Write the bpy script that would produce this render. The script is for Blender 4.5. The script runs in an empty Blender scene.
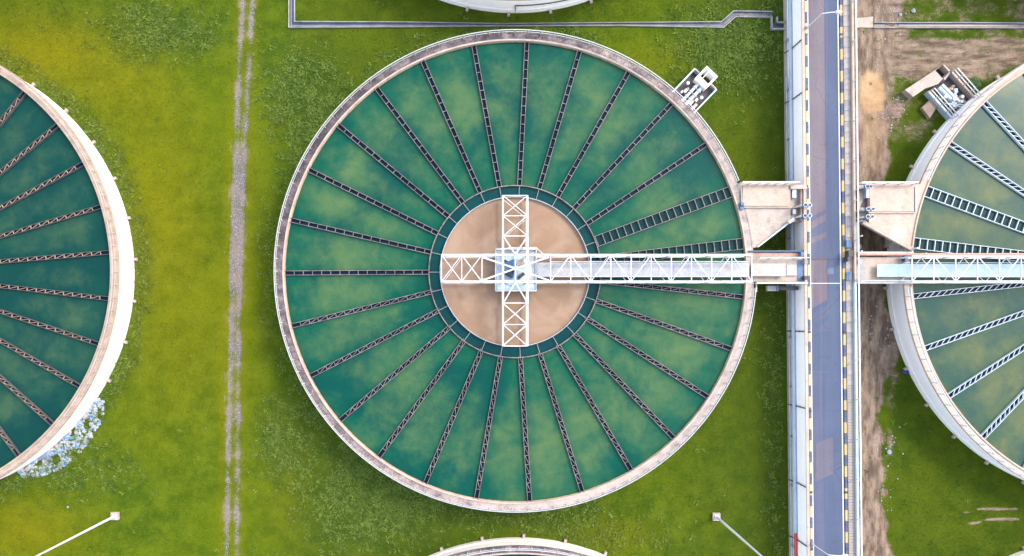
import bpy, bmesh, math, random
import numpy as np
random.seed(7); RNG = np.random.default_rng(7)
C = bpy.context.scene.collection
PI = math.pi; R = math.radians
scene = bpy.context.scene

# ------------------------------------------------------------------ camera, sky, sun, exposure
CAM_H = 68.0                      # metres above the grass; 10 px per metre at ground level
NX, NY = 493.0, 322.0             # pixel of the point straight below the camera
cd = bpy.data.cameras.new('camera'); cam = bpy.data.objects.new('camera', cd); C.objects.link(cam)
cam.location = (0, 0, CAM_H); cd.sensor_width = 36.0; cd.lens = 36.0 * CAM_H / 102.4
cd.shift_x = (512 - NX) / 1024; cd.shift_y = (NY - 278) / 1024
cd.clip_start = 1; cd.clip_end = 6000
scene.camera = cam
SUN_EL, SUN_AZ = 44.0, 60.0       # azimuth clockwise from +Y
w = bpy.data.worlds.new('World'); scene.world = w; w.use_nodes = True
sky = w.node_tree.nodes.new('ShaderNodeTexSky'); sky.sky_type = 'NISHITA'; sky.sun_disc = False
sky.sun_elevation = R(SUN_EL); sky.sun_rotation = R(SUN_AZ); sky.ozone_density = 0.6; sky.dust_density = 2.0; sky.air_density = 1.0
bg = w.node_tree.nodes['Background']; bg.inputs['Strength'].default_value = 0.15
hz = w.node_tree.nodes.new('ShaderNodeHueSaturation'); hz.inputs['Saturation'].default_value = 0.55   # a hazy, whitish sky
w.node_tree.links.new(sky.outputs[0], hz.inputs['Color']); w.node_tree.links.new(hz.outputs[0], bg.inputs[0])
sl = bpy.data.lights.new('sun', 'SUN'); sl.energy = 0.6; sl.angle = R(11.0); sl.color = (1.0, 0.87, 0.72)
so = bpy.data.objects.new('sun', sl); C.objects.link(so)
so.rotation_euler = (R(90 - SUN_EL), 0, R(180 - SUN_AZ)); so.location = (60, 40, 60)
scene.view_settings.view_transform = 'Standard'; scene.view_settings.look = 'None'
scene.view_settings.gamma = 1.0; scene.view_settings.exposure = 2.0

def P(px, py, z=0.0):
    s = (CAM_H - z) / 680.0
    return ((px - NX) * s, (NY - py) * s, z)
ZD = 3.5                          # level of road deck, platforms and tank rims

# ------------------------------------------------------------------ materials
class NT:
    def __init__(s, name):
        s.m = bpy.data.materials.new(name); s.m.use_nodes = True
        s.t = s.m.node_tree; s.b = s.t.nodes['Principled BSDF']
        s.tc = s.t.nodes.new('ShaderNodeTexCoord')
    def n(s, typ, **kw):
        nd = s.t.nodes.new(typ)
        for k, v in kw.items(): setattr(nd, k, v)
        return nd
    def link(s, a, b): s.t.links.new(a, b)
    def noise(s, scale, detail=4, rough=0.55, coord=None, scl=None, dist=0.0):
        nd = s.n('ShaderNodeTexNoise'); nd.inputs['Scale'].default_value = scale
        nd.inputs['Detail'].default_value = detail; nd.inputs['Roughness'].default_value = rough
        nd.inputs['Distortion'].default_value = dist
        c = coord or s.tc.outputs['Object']
        if scl:
            mp = s.n('ShaderNodeMapping'); mp.inputs['Scale'].default_value = scl
            s.link(c, mp.inputs[0]); c = mp.outputs[0]
        s.link(c, nd.inputs['Vector']); return nd.outputs['Fac']
    def ramp(s, fac, stops):
        nd = s.n('ShaderNodeValToRGB'); e = nd.color_ramp.elements
        while len(e) < len(stops): e.new(0.5)
        for i, (p, c) in enumerate(stops):
            e[i].position = p; e[i].color = (*c, 1) if isinstance(c, tuple) else (c, c, c, 1)
        s.link(fac, nd.inputs[0]); return nd.outputs[0]
    def sstep(s, v, lo, hi):
        nd = s.n('ShaderNodeMapRange'); nd.interpolation_type = 'SMOOTHSTEP'
        nd.inputs['From Min'].default_value = lo; nd.inputs['From Max'].default_value = hi
        s.link(v, nd.inputs['Value']); return nd.outputs[0]
    def math(s, op, a, b=None, c=None):
        nd = s.n('ShaderNodeMath', operation=op)
        for i, v in enumerate((a, b, c)):
            if v is None: continue
            if isinstance(v, (int, float)): nd.inputs[i].default_value = v
            else: s.link(v, nd.inputs[i])
        return nd.outputs[0]
    def mix(s, fac, a, b, mode='MIX'):
        nd = s.n('ShaderNodeMix', data_type='RGBA', blend_type=mode)
        for i, v in ((0, fac), (6, a), (7, b)):
            if isinstance(v, (int, float)): nd.inputs[i].default_value = v
            elif isinstance(v, tuple): nd.inputs[i].default_value = (*v, 1)
            else: s.link(v, nd.inputs[i])
        return nd.outputs[2]
    def bump(s, h, strength=0.3, dist=0.05):
        nd = s.n('ShaderNodeBump'); nd.inputs['Strength'].default_value = strength
        nd.inputs['Distance'].default_value = dist
        s.link(h, nd.inputs['Height']); s.link(nd.outputs[0], s.b.inputs['Normal'])
    def col(s, c):
        if isinstance(c, tuple): s.b.inputs['Base Color'].default_value = (*c, 1)
        else: s.link(c, s.b.inputs['Base Color'])
    def rough(s, r): s.b.inputs['Roughness'].default_value = r

def lin(r, g, b):                # sRGB 0..255 -> linear
    f = lambda c: (c / 255 / 12.92) if c / 255 <= 0.04045 else ((c / 255 + 0.055) / 1.055) ** 2.4
    return (f(r), f(g), f(b))

ALB = 0.76
def dim(c, k=ALB): return tuple(v * k for v in c)
def worn(name, a, b, scale=1.5, lo=0.4, hi=0.65, rough=0.85, stain=None, stain_scale=0.6, metal=0.0, bump=0.2):
    k = 1.0 if 'wall paint' in name else ALB * (0.92 if 'concrete' in name else 0.85 if 'plate' in name else 1.0)
    a, b, stain = dim(a, k), dim(b, k), dim(stain, k) if stain else None
    t = NT(name)
    n1 = t.noise(scale, 8, 0.62); n2 = t.noise(scale * 9, 4, 0.6)
    f = t.math('MULTIPLY_ADD', n2, 0.35, t.math('MULTIPLY', n1, 0.75))
    c = t.mix(t.sstep(f, lo, hi), a, b)
    if stain:
        n3 = t.noise(stain_scale, 6, 0.7)
        c = t.mix(t.math('MULTIPLY', t.sstep(n3, 0.55, 0.72), 0.75), c, stain)
    t.col(c); t.rough(rough); t.b.inputs['Metallic'].default_value = metal
    if bump: t.bump(n2, bump, 0.03)
    return t.m

M = {}
M['rim_dark'] = worn('weathered concrete', (0.15, 0.11, 0.12), (0.42, 0.34, 0.31), 0.9, 0.42, 0.68, stain=(0.1, 0.08, 0.085), stain_scale=1.3)
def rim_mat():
    t = NT('weathered lit rim'); n1 = t.noise(1.1, 8, 0.65); n2 = t.noise(7, 4, 0.65); n0 = t.noise(0.12, 3, 0.5)
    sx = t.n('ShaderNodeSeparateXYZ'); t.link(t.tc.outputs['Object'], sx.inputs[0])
    g = t.math('MULTIPLY_ADD', t.math('SUBTRACT', sx.outputs[0], t.math('MULTIPLY', sx.outputs[1], 0.7)), 0.0065, t.math('MULTIPLY', n0, 0.3))  # sunlit right and bottom put in as a paler tone, over weathering
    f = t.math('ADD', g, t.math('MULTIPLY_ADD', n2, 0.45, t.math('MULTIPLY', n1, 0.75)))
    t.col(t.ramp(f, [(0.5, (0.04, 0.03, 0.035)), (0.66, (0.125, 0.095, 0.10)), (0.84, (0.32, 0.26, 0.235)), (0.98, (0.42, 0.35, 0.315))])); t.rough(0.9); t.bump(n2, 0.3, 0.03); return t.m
M['rim_dark'] = rim_mat()
M['rim_pale'] = worn('pale concrete', (0.46, 0.37, 0.31), (0.62, 0.52, 0.45), 0.8, 0.4, 0.7, stain=(0.3, 0.23, 0.2), stain_scale=0.9)
M['rim_tan'] = worn('tan concrete', (0.40, 0.29, 0.22), (0.55, 0.42, 0.33), 1.2, 0.4, 0.7)
M['wall_cream'] = worn('cream wall paint', (0.70, 0.63, 0.57), (0.82, 0.76, 0.70), 0.3, 0.35, 0.75, stain=(0.60, 0.52, 0.45), stain_scale=0.5, bump=0.1)
M['wall_white'] = worn('white wall paint', (0.88, 0.86, 0.84), (0.94, 0.92, 0.90), 0.35, 0.35, 0.75, bump=0.1)
M['concrete'] = worn('beige concrete', (0.42, 0.34, 0.28), (0.58, 0.49, 0.42), 0.5, 0.38, 0.7, stain=(0.20, 0.165, 0.15), stain_scale=0.55)
M['concrete_pink'] = worn('pinkish concrete', (0.5, 0.38, 0.30), (0.64, 0.51, 0.42), 0.5, 0.38, 0.7, stain=(0.34, 0.25, 0.2), stain_scale=0.6)
M['concrete_grey'] = worn('grey concrete', (0.3, 0.29, 0.3), (0.48, 0.46, 0.46), 0.8, 0.4, 0.7, stain=(0.2, 0.19, 0.2))
M['walk_slab'] = worn('paving concrete', (0.44, 0.38, 0.34), (0.56, 0.5, 0.46), 0.4, 0.4, 0.7)
M['steel_white'] = worn('white painted steel', (0.52, 0.53, 0.55), (0.68, 0.68, 0.69), 2.0, 0.35, 0.6, rough=0.5, stain=(0.45, 0.36, 0.26), stain_scale=1.9, bump=0)
M['rail_grey'] = worn('galvanised rail', (0.42, 0.41, 0.43), (0.56, 0.55, 0.56), 2.0, 0.35, 0.6, rough=0.5, bump=0)
M['steel_blue'] = worn('pale blue painted steel', (0.42, 0.58, 0.68), (0.58, 0.71, 0.78), 1.0, 0.4, 0.65, rough=0.5, bump=0)
M['deck'] = worn('worn walkway plate', (0.40, 0.42, 0.48), (0.56, 0.57, 0.61), 1.2, 0.35, 0.65, rough=0.6, stain=(0.55, 0.4, 0.3), stain_scale=1.1)
M['deck_blue'] = worn('pale blue walkway plate', (0.36, 0.53, 0.63), (0.45, 0.60, 0.68), 0.8, 0.35, 0.65, rough=0.5)
M['deck_rust'] = worn('rusty white plate', (0.50, 0.42, 0.37), (0.60, 0.54, 0.50), 1.0, 0.4, 0.65, rough=0.6, stain=(0.55, 0.32, 0.2), stain_scale=0.9)
M['launder_steel'] = worn('pinkish launder steel', (0.10, 0.085, 0.095), (0.27, 0.225, 0.22), 2.0, 0.4, 0.65, rough=0.6, bump=0)
M['launder_dark'] = worn('dull launder steel', (0.05, 0.05, 0.06), (0.12, 0.10, 0.10), 2.0, 0.4, 0.65, rough=0.6, bump=0)
M['rung_rust'] = worn('rusty rung steel', (0.28, 0.17, 0.10), (0.44, 0.31, 0.22), 3.0, 0.4, 0.65, rough=0.7, bump=0)
M['launder_blue'] = worn('pale launder steel', (0.5, 0.6, 0.66), (0.64, 0.72, 0.76), 2.0, 0.4, 0.65, rough=0.5, bump=0)
M['rust_edge'] = worn('rust stained weir', (0.35, 0.2, 0.09), (0.5, 0.36, 0.24), 1.5, 0.4, 0.65)
M['navy'] = worn('shaded launder water', (0.003, 0.010, 0.028), (0.008, 0.024, 0.050), 1.0, 0.4, 0.65, rough=0.3, bump=0); M['navy'].node_tree.nodes['Principled BSDF'].inputs['Specular IOR Level'].default_value = 0.1  # dark tone holds the shadow inside the troughs as well as the water
M['trough_water'] = worn('shaded trough water', (0.002, 0.028, 0.034), (0.004, 0.042, 0.044), 1.0, 0.4, 0.65, rough=0.3, bump=0); M['trough_water'].node_tree.nodes['Principled BSDF'].inputs['Specular IOR Level'].default_value = 0.1
M['dark'] = worn('dark steel', (0.03, 0.03, 0.035), (0.07, 0.065, 0.07), 2.0, 0.4, 0.65, rough=0.6)
M['machine_blue'] = worn('blue machine paint', (0.03, 0.1, 0.22), (0.08, 0.2, 0.36), 2.0, 0.4, 0.65, rough=0.45, bump=0)
M['pipe_blue'] = worn('blue grey pipe paint', (0.36, 0.48, 0.62), (0.5, 0.6, 0.72), 0.6, 0.4, 0.65, rough=0.5, bump=0)
M['hatch_blue'] = worn('blue hatch paint', (0.09, 0.16, 0.28), (0.15, 0.23, 0.36), 0.8, 0.4, 0.65, bump=0)
M['pipe_red'] = worn('red pipe paint', (0.5, 0.04, 0.04), (0.6, 0.08, 0.07), 1.0, 0.4, 0.65, rough=0.5, bump=0)
M['pipe_orange'] = worn('faded red pipe paint', (0.5, 0.2, 0.14), (0.62, 0.32, 0.25), 0.8, 0.4, 0.65, rough=0.5, bump=0)
M['kerb_yellow'] = worn('yellow kerb paint', (0.56, 0.36, 0.11), (0.64, 0.46, 0.2), 1.5, 0.3, 0.6, stain=(0.34, 0.27, 0.2), stain_scale=1.6)
M['kerb_faded'] = worn('faded yellow kerb paint', (0.62, 0.42, 0.2), (0.7, 0.52, 0.32), 1.5, 0.3, 0.6, stain=(0.4, 0.32, 0.26), stain_scale=1.2)
M['kerb_black'] = worn('black kerb paint', (0.06, 0.085, 0.15), (0.12, 0.14, 0.2), 1.5, 0.4, 0.65)
M['manhole'] = worn('blue grey cast iron', (0.08, 0.12, 0.18), (0.13, 0.18, 0.26), 2.0)
M['line_white'] = worn('white road paint', (0.6, 0.6, 0.6), (0.8, 0.8, 0.8), 2.5, 0.3, 0.6, bump=0)
M['chamber_floor'] = worn('dark chamber floor', (0.05, 0.045, 0.055), (0.14, 0.115, 0.12), 1.2, 0.4, 0.68)
M['pit'] = worn('dark pit', (0.02, 0.015, 0.015), (0.05, 0.04, 0.035), 1.0, 0.4, 0.65)
M['cloth_blue'] = worn('blue cloth', (0.02, 0.04, 0.16), (0.05, 0.09, 0.28), 3.0)
M['channel_blue'] = worn('shaded channel floor', (0.02, 0.055, 0.11), (0.06, 0.10, 0.16), 1.0, 0.4, 0.65, rough=0.35)  # shadow and sky tint of the drains put into the blue
M['channel_silt'] = worn('silt', (0.25, 0.16, 0.1), (0.4, 0.28, 0.2), 1.0, 0.4, 0.65)

def asphalt(name, a, b, tracks=True):
    t = NT(name)
    a, b = dim(a), dim(b)
    n1 = t.noise(0.5, 6, 0.6, scl=(1.6, 0.12, 1)); n2 = t.noise(14, 3, 0.6); n3 = t.noise(0.35, 5, 0.6)
    f = t.math('MULTIPLY_ADD', n2, 0.25, t.math('MULTIPLY_ADD', n1, 0.5, t.math('MULTIPLY', n3, 0.35)))
    c = t.mix(t.sstep(f, 0.4, 0.68), a, b)
    vo = t.n('ShaderNodeTexVoronoi', feature='DISTANCE_TO_EDGE'); vo.inputs['Scale'].default_value = 0.28; wv = t.n('ShaderNodeTexNoise'); wv.inputs['Scale'].default_value = 0.9
    t.link(t.tc.outputs['Object'], wv.inputs['Vector']); va = t.n('ShaderNodeVectorMath', operation='ADD'); t.link(t.tc.outputs['Object'], va.inputs[0]); t.link(wv.outputs['Color'], va.inputs[1]); t.link(va.outputs[0], vo.inputs['Vector'])
    crack = t.math('MULTIPLY', t.sstep(vo.outputs['Distance'], 0.022, 0.006), t.sstep(n3, 0.5, 0.58))
    c = t.mix(t.math('MULTIPLY', crack, 0.3), c, dim(a, 0.4))
    c = t.mix(t.math('MULTIPLY', t.sstep(t.noise(1.1, 3, 0.5), 0.64, 0.74), 0.45), c, dim(a, 0.55))      # oil spots
    c = t.mix(t.math('MULTIPLY', t.sstep(t.noise(0.8, 4, 0.6, scl=(2.2, 0.05, 1)), 0.55, 0.7), 0.35), c, dim(b, 1.35))   # wheel wear
    t.col(c); t.rough(0.8); t.bump(n2, 0.25, 0.02); return t.m
M['asphalt_lit'] = asphalt('sunlit asphalt', (0.125, 0.100, 0.125), (0.175, 0.145, 0.170))  # road tone with the sunlight on it
M['asphalt_shaded'] = asphalt('shaded asphalt', (0.055, 0.078, 0.142), (0.078, 0.105, 0.178))  # same road with shadow put into the colour
M['light_shade_patch'] = asphalt('asphalt light patch', (0.105, 0.096, 0.14), (0.14, 0.13, 0.175))  # light falling on the shadowed road, as its own colour
M['asphalt_half_shaded'] = asphalt('half shaded asphalt', (0.068, 0.082, 0.145), (0.098, 0.110, 0.180))  # same road, partly shadowed tone

def water(name, base, cloud, edge, cl_lo, cl_hi, seed=0.0, rr=(8, 21.6), bay=13.333, off=3.0):
    base, cloud, edge = dim(base), dim(cloud), dim(edge)
    t = NT(name)
    mp = t.n('ShaderNodeMapping'); mp.inputs['Location'].default_value = (seed, seed * 1.7, 0)
    t.link(t.tc.outputs['Object'], mp.inputs[0])
    n1 = t.noise(0.17, 5, 0.55, coord=mp.outputs[0], dist=0.6); n2 = t.noise(0.55, 4, 0.6, coord=mp.outputs[0], dist=0.5); n3 = t.noise(1.6, 3, 0.6, coord=mp.outputs[0])
    ln = t.n('ShaderNodeVectorMath', operation='LENGTH'); t.link(t.tc.outputs['Object'], ln.inputs[0]); r = ln.outputs['Value']
    f = t.math('ADD', t.math('MULTIPLY', n1, 0.62), t.math('MULTIPLY_ADD', n2, 0.3, t.math('MULTIPLY_ADD', n3, 0.12, -0.035)))
    # flocs gather in the outer two thirds of the basin
    f = t.math('ADD', f, t.math('MULTIPLY', t.sstep(r, rr[0] + 0.5, rr[0] + 9.0), 0.17))
    f = t.math('SUBTRACT', f, t.math('MULTIPLY', t.sstep(r, rr[1] - 3.2, rr[1]), 0.12))
    sx = t.n('ShaderNodeSeparateXYZ'); t.link(t.tc.outputs['Object'], sx.inputs[0])
    ang = t.math('MULTIPLY', t.math('ARCTAN2', sx.outputs[0], sx.outputs[1]), 180 / PI)      # degrees clockwise from +Y
    fr = t.math('FRACT', t.math('DIVIDE', t.math('ADD', t.math('SUBTRACT', ang, off), 720.0), bay))
    mid = t.math('SUBTRACT', 1.0, t.math('ABSOLUTE', t.math('MULTIPLY_ADD', fr, 2.0, -1.0)))
    f = t.math('ADD', f, t.math('MULTIPLY', t.math('SUBTRACT', t.sstep(mid, 0.0, 0.8), 0.55), 0.09))
    n4 = t.noise(4.5, 3, 0.65, coord=mp.outputs[0], dist=0.4); f = t.math('MULTIPLY_ADD', n4, 0.08, t.math('SUBTRACT', f, 0.04))
    c = t.mix(t.math('MULTIPLY', t.sstep(n1, 0.60, 0.34), 0.9), base, edge)
    c = t.mix(t.math('MULTIPLY', t.sstep(f, cl_lo, cl_hi), t.math('MULTIPLY_ADD', n2, 0.8, 0.42)), c, cloud)
    t.col(c); t.rough(0.12); t.bump(t.noise(1.2, 3, 0.5), 0.05, 0.05)
    t.b.inputs['IOR'].default_value = 1.33; t.b.inputs['Specular IOR Level'].default_value = 0.3
    return t.m
M['water_c'] = water('green basin water', (0.000, 0.088, 0.052), (0.095, 0.165, 0.062), (0.000, 0.062, 0.050), 0.47, 0.90)
M['water_l'] = water('dark green basin water', (0.004, 0.058, 0.044), (0.05, 0.105, 0.052), (0.002, 0.044, 0.040), 0.52, 0.88, 31, bay=11.61, off=15.5)
M['water_r'] = water('yellow green basin water', (0.036, 0.092, 0.060), (0.14, 0.155, 0.062), (0.026, 0.076, 0.064), 0.46, 0.84, 67, off=-3.0)
def plain_water(name, a, b, c, scale=0.16):
    a, b, c = dim(a), dim(b), dim(c)
    t = NT(name); n1 = t.noise(scale, 5, 0.55, dist=2.2); n2 = t.noise(scale * 5, 6, 0.65, scl=(1, 0.5, 1), dist=1.5)
    cc = t.mix(t.sstep(n1, 0.38, 0.62), a, b); cc = t.mix(t.math('MULTIPLY', t.sstep(n2, 0.48, 0.68), 0.2), cc, c)
    t.col(cc); t.rough(0.15); t.b.inputs['IOR'].default_value = 1.33; t.b.inputs['Specular IOR Level'].default_value = 0.3; t.bump(t.noise(1.0, 3, 0.5), 0.05, 0.05); return t.m
M['water_ring'] = plain_water('clear channel water', (0.001, 0.045, 0.05), (0.002, 0.055, 0.055), (0.004, 0.06, 0.055))
M['water_tan'] = plain_water('muddy inlet water', (0.315, 0.20, 0.128), (0.385, 0.265, 0.185), (0.30, 0.205, 0.15), 0.14)

# ground: grass with dry, rank, bare and gravelled places (weights stored per vertex)
def ground_mat():
    t = NT('grassland')
    at = lambda nm: (lambda a: (setattr(a, 'attribute_name', nm), a.outputs['Fac'])[1])(t.n('ShaderNodeAttribute'))
    dry, rank, dirt, grav, sand, dark_w = at('dry'), at('rank'), at('dirt'), at('gravel'), at('sand'), at('dark_green')
    o = t.tc.outputs['Object']
    big = t.noise(0.09, 5, 0.6); mid = t.noise(0.5, 6, 0.65); fine = t.noise(5.0, 5, 0.7); vf = t.noise(22.0, 2, 0.6)
    g = t.mix(t.sstep(mid, 0.34, 0.68), (0.040, 0.080, 0.005), (0.095, 0.135, 0.008))
    g = t.mix(t.math('MULTIPLY', t.sstep(big, 0.42, 0.64), 0.5), g, (0.115, 0.145, 0.005))
    g = t.mix(t.math('MULTIPLY', dry, t.math('MULTIPLY_ADD', mid, 0.7, 0.35)), g, (0.190, 0.165, 0.005))
    g = t.mix(t.math('MULTIPLY', dark_w, 0.75), g, (0.036, 0.056, 0.008))
    g = t.mix(t.math('MULTIPLY', rank, t.sstep(fine, 0.35, 0.7)), g, (0.045, 0.085, 0.018))
    g = t.mix(t.math('MULTIPLY', t.sstep(fine, 0.52, 0.72), 0.45), g, (0.028, 0.042, 0.005))
    g = t.mix(t.math('MULTIPLY', t.sstep(vf, 0.55, 0.75), 0.35), g, (0.20, 0.21, 0.03))
    g = t.mix(1.0, g, (0.88, 0.90, 1.0), 'MULTIPLY')
    hor = t.sstep(t.n('ShaderNodeSeparateXYZ').outputs[0], 0, 1); sp_ = hor.node.inputs['Value'].links[0].from_node; t.link(o, sp_.inputs[0])
    t.link(sp_.outputs[0], hor.node.inputs['Value']); hor.node.inputs['From Min'].default_value = 38.5; hor.node.inputs['From Max'].default_value = 41.0
    na = t.noise(0.9, 7, 0.7, scl=(1.6, 0.4, 1)); nb = t.noise(0.9, 7, 0.7, scl=(0.4, 1.5, 1))
    ns = t.math('ADD', t.math('MULTIPLY', na, t.math('SUBTRACT', 1.0, hor)), t.math('MULTIPLY', nb, hor))
    soil = t.mix(t.sstep(ns, 0.36, 0.66), (0.105, 0.074, 0.056), (0.30, 0.225, 0.165))
    soil = t.mix(t.math('MULTIPLY', t.sstep(fine, 0.5, 0.7), 0.5), soil, (0.09, 0.06, 0.045))
    soil = t.mix(sand, soil, t.mix(t.sstep(mid, 0.4, 0.65), (0.34, 0.215, 0.115), (0.44, 0.30, 0.18)))
    fd = t.math('ADD', dirt, t.math('MULTIPLY', t.math('SUBTRACT', t.math('MULTIPLY_ADD', fine, 0.45, t.math('MULTIPLY', mid, 0.75)), 0.6), 1.1))
    c = t.mix(t.sstep(fd, 0.40, 0.62), g, soil)
    st = t.n('ShaderNodeTexVoronoi'); st.inputs['Scale'].default_value = 9.0; t.link(o, st.inputs['Vector'])
    stone = t.mix(t.sstep(st.outputs['Distance'], 0.1, 0.55), (0.25, 0.24, 0.255), (0.125, 0.11, 0.105))
    stone = t.mix(t.math('MULTIPLY', t.sstep(mid, 0.42, 0.6), 0.65), stone, (0.22, 0.17, 0.13))
    fg = t.math('ADD', grav, t.math('MULTIPLY', t.math('SUBTRACT', t.math('MULTIPLY_ADD', fine, 0.55, t.math('MULTIPLY', mid, 0.75)), 0.65), 1.6))
    c = t.mix(t.sstep(fg, 0.30, 0.70), c, stone)
    t.col(c); t.rough(1.0); t.b.inputs['Specular IOR Level'].default_value = 0.0
    t.bump(t.math('ADD', fine, t.math('MULTIPLY', vf, 0.5)), 0.6, 0.12); return t.m
M['ground'] = ground_mat()
def leaf_mat():
    t = NT('grass leaves'); a = t.n('ShaderNodeAttribute'); a.attribute_name = 'Col'
    t.col(t.mix(1.0, a.outputs['Color'], (0.85, 0.89, 1.1), 'MULTIPLY')); t.rough(0.9); t.b.inputs['Specular IOR Level'].default_value = 0.03; return t.m
M['leaf'] = leaf_mat()
M['stone_white'] = worn('pale broken rubble', (0.17, 0.21, 0.29), (0.42, 0.45, 0.5), 1.2, 0.4, 0.6)
M['gravel_pale'] = worn('pale gravel', (0.3, 0.3, 0.34), (0.45, 0.45, 0.5), 3, 0.4, 0.6)
M['plastic_blue'] = worn('blue sheet scraps', (0.06, 0.22, 0.5), (0.12, 0.34, 0.62), 1.2, 0.4, 0.6)

# ------------------------------------------------------------------ mesh helpers
class MB:
    def __init__(s): s.v = []; s.f = []; s.mi = []; s.k = 0
    def mat(s, k): s.k = k; return s
    def add(s, vs, fs):
        o = len(s.v); s.v += [tuple(v) for v in vs]; s.f += [tuple(i + o for i in f) for f in fs]; s.mi += [s.k] * len(fs); return s
    def prism(s, poly, z0, z1):
        a = sum(poly[i][0] * poly[(i + 1) % len(poly)][1] - poly[(i + 1) % len(poly)][0] * poly[i][1] for i in range(len(poly)))
        if a < 0: poly = poly[::-1]
        n = len(poly)
        z1s = z1 if hasattr(z1, '__len__') else [z1] * n
        vs = [(x, y, z0) for x, y in poly] + [(p[0], p[1], z) for p, z in zip(poly, z1s)]
        fs = [tuple(range(n))[::-1], tuple(range(n, 2 * n))] + [(i, (i + 1) % n, n + (i + 1) % n, n + i) for i in range(n)]
        return s.add(vs, fs)
    def box(s, c, d, rz=0.0):
        ca, sa = math.cos(rz), math.sin(rz); hx, hy = d[0] / 2, d[1] / 2
        poly = [(c[0] + x * ca - y * sa, c[1] + x * sa + y * ca) for x, y in ((-hx, -hy), (hx, -hy), (hx, hy), (-hx, hy))]
        return s.prism(poly, c[2] - d[2] / 2, c[2] + d[2] / 2)
    def bar(s, p0, p1, w, h=None):
        h = h or w; a = np.array(p0, float); b = np.array(p1, float); d = b - a; L = np.linalg.norm(d); d /= L
        up = np.array((0, 0, 1.0)) if abs(d[2]) < 0.95 else np.array((0, 1.0, 0))
        x = np.cross(d, up); x /= np.linalg.norm(x); y = np.cross(x, d)
        vs = [tuple(q + x * i * w / 2 + y * j * h / 2) for q in (a, b) for i, j in ((-1, -1), (1, -1), (1, 1), (-1, 1))]
        return s.add(vs, [(0, 1, 2, 3), (7, 6, 5, 4), (4, 5, 1, 0), (5, 6, 2, 1), (6, 7, 3, 2), (7, 4, 0, 3)])
    def tube(s, p0, p1, r, n=8, r1=None):
        r1 = r if r1 is None else r1
        a = np.array(p0, float); b = np.array(p1, float); d = b - a; d /= np.linalg.norm(d)
        up = np.array((0, 0, 1.0)) if abs(d[2]) < 0.95 else np.array((0, 1.0, 0))
        x = np.cross(d, up); x /= np.linalg.norm(x); y = np.cross(x, d)
        vs = [tuple(q + (x * math.cos(2 * PI * i / n) + y * math.sin(2 * PI * i / n)) * rr) for q, rr in ((a, r), (b, r1)) for i in range(n)]
        fs = [tuple(range(n)), tuple(range(n, 2 * n))[::-1]] + [(n + i, n + (i + 1) % n, (i + 1) % n, i) for i in range(n)]
        return s.add(vs, fs)
    def ring(s, r0, r1, z0, z1, n=192, c=(0, 0), a0=0.0, a1=2 * PI):
        full = abs(a1 - a0 - 2 * PI) < 1e-6; m = n if full else n + 1
        vs = []
        for i in range(m):
            a = a0 + (a1 - a0) * i / n; ca, sa = math.cos(a), math.sin(a)
            vs += [(c[0] + r * ca, c[1] + r * sa, z) for r, z in ((r0, z0), (r1, z0), (r1, z1), (r0, z1))]
        fs = []
        for i in range(n):
            o = 4 * i; q = 4 * ((i + 1) % m)
            fs += [(o + 1, q + 1, q + 2, o + 2), (o + 2, q + 2, q + 3, o + 3), (o + 3, q + 3, q, o), (o, q, q + 1, o + 1)]
        if not full: fs += [(0, 1, 2, 3), (4 * n + 3, 4 * n + 2, 4 * n + 1, 4 * n)]
        return s.add(vs, fs)
    def annulus(s, r0, r1, z, n=192):
        vs = []
        for i in range(n):
            a = 2 * PI * i / n; vs += [(r0 * math.cos(a), r0 * math.sin(a), z), (r1 * math.cos(a), r1 * math.sin(a), z)]
        return s.add(vs, [(2 * i, 2 * i + 1, 2 * ((i + 1) % n) + 1, 2 * ((i + 1) % n)) for i in range(n)])
    def disc(s, r, z, n=128):
        return s.add([(r * math.cos(2 * PI * i / n), r * math.sin(2 * PI * i / n), z) for i in range(n)], [tuple(range(n))])
    def mesh(s, name, mats):
        me = bpy.data.meshes.new(name); me.from_pydata(s.v, [], s.f)
        for m in (mats if isinstance(mats, (list, tuple)) else [mats]): me.materials.append(M[m])
        me.polygons.foreach_set('material_index', s.mi); me.update(); return me
    def build(s, name, mats, parent=None, loc=None):
        """loc given: vertices are already relative to it; else vertices are world coordinates"""
        if loc is None and parent is not None:
            b = wloc(parent); s.v = [(x - b[0], y - b[1], z - b[2]) for x, y, z in s.v]
        o = bpy.data.objects.new(name, s.mesh(name, mats)); C.objects.link(o)
        if parent is not None: o.parent = parent
        if loc is not None: o.location = loc
        return o
def wloc(o):
    x = y = z = 0.0
    while o is not None:
        x += o.location[0]; y += o.location[1]; z += o.location[2]; o = o.parent
    return (x, y, z)
def inst(name, me, parent, loc, rz=0.0):
    o = bpy.data.objects.new(name, me); C.objects.link(o); o.parent = parent; o.location = loc; o.rotation_euler = (0, 0, rz); return o
def tag(o, label=None, cat=None, group=None, kind=None):
    for k, v in (('label', label), ('category', cat), ('group', group), ('kind', kind)):
        if v: o[k] = v
    return o
def thing(name, label, cat, loc, group=None):
    o = bpy.data.objects.new(name, None); C.objects.link(o); o.location = loc; o.empty_display_size = 0.5
    return tag(o, label, cat, group)
def stuff(o): o['kind'] = 'stuff'; return o

# ------------------------------------------------------------------ the tanks
TC = dict(c=(2.09, 4.79), l=(-58.25, 4.79), r=(61.7, 4.85), t=(2.2, 53.3), b=(2.45, -43.95))
R_OUT, R_IN, ZW = 22.38, 21.93, 3.12

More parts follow.
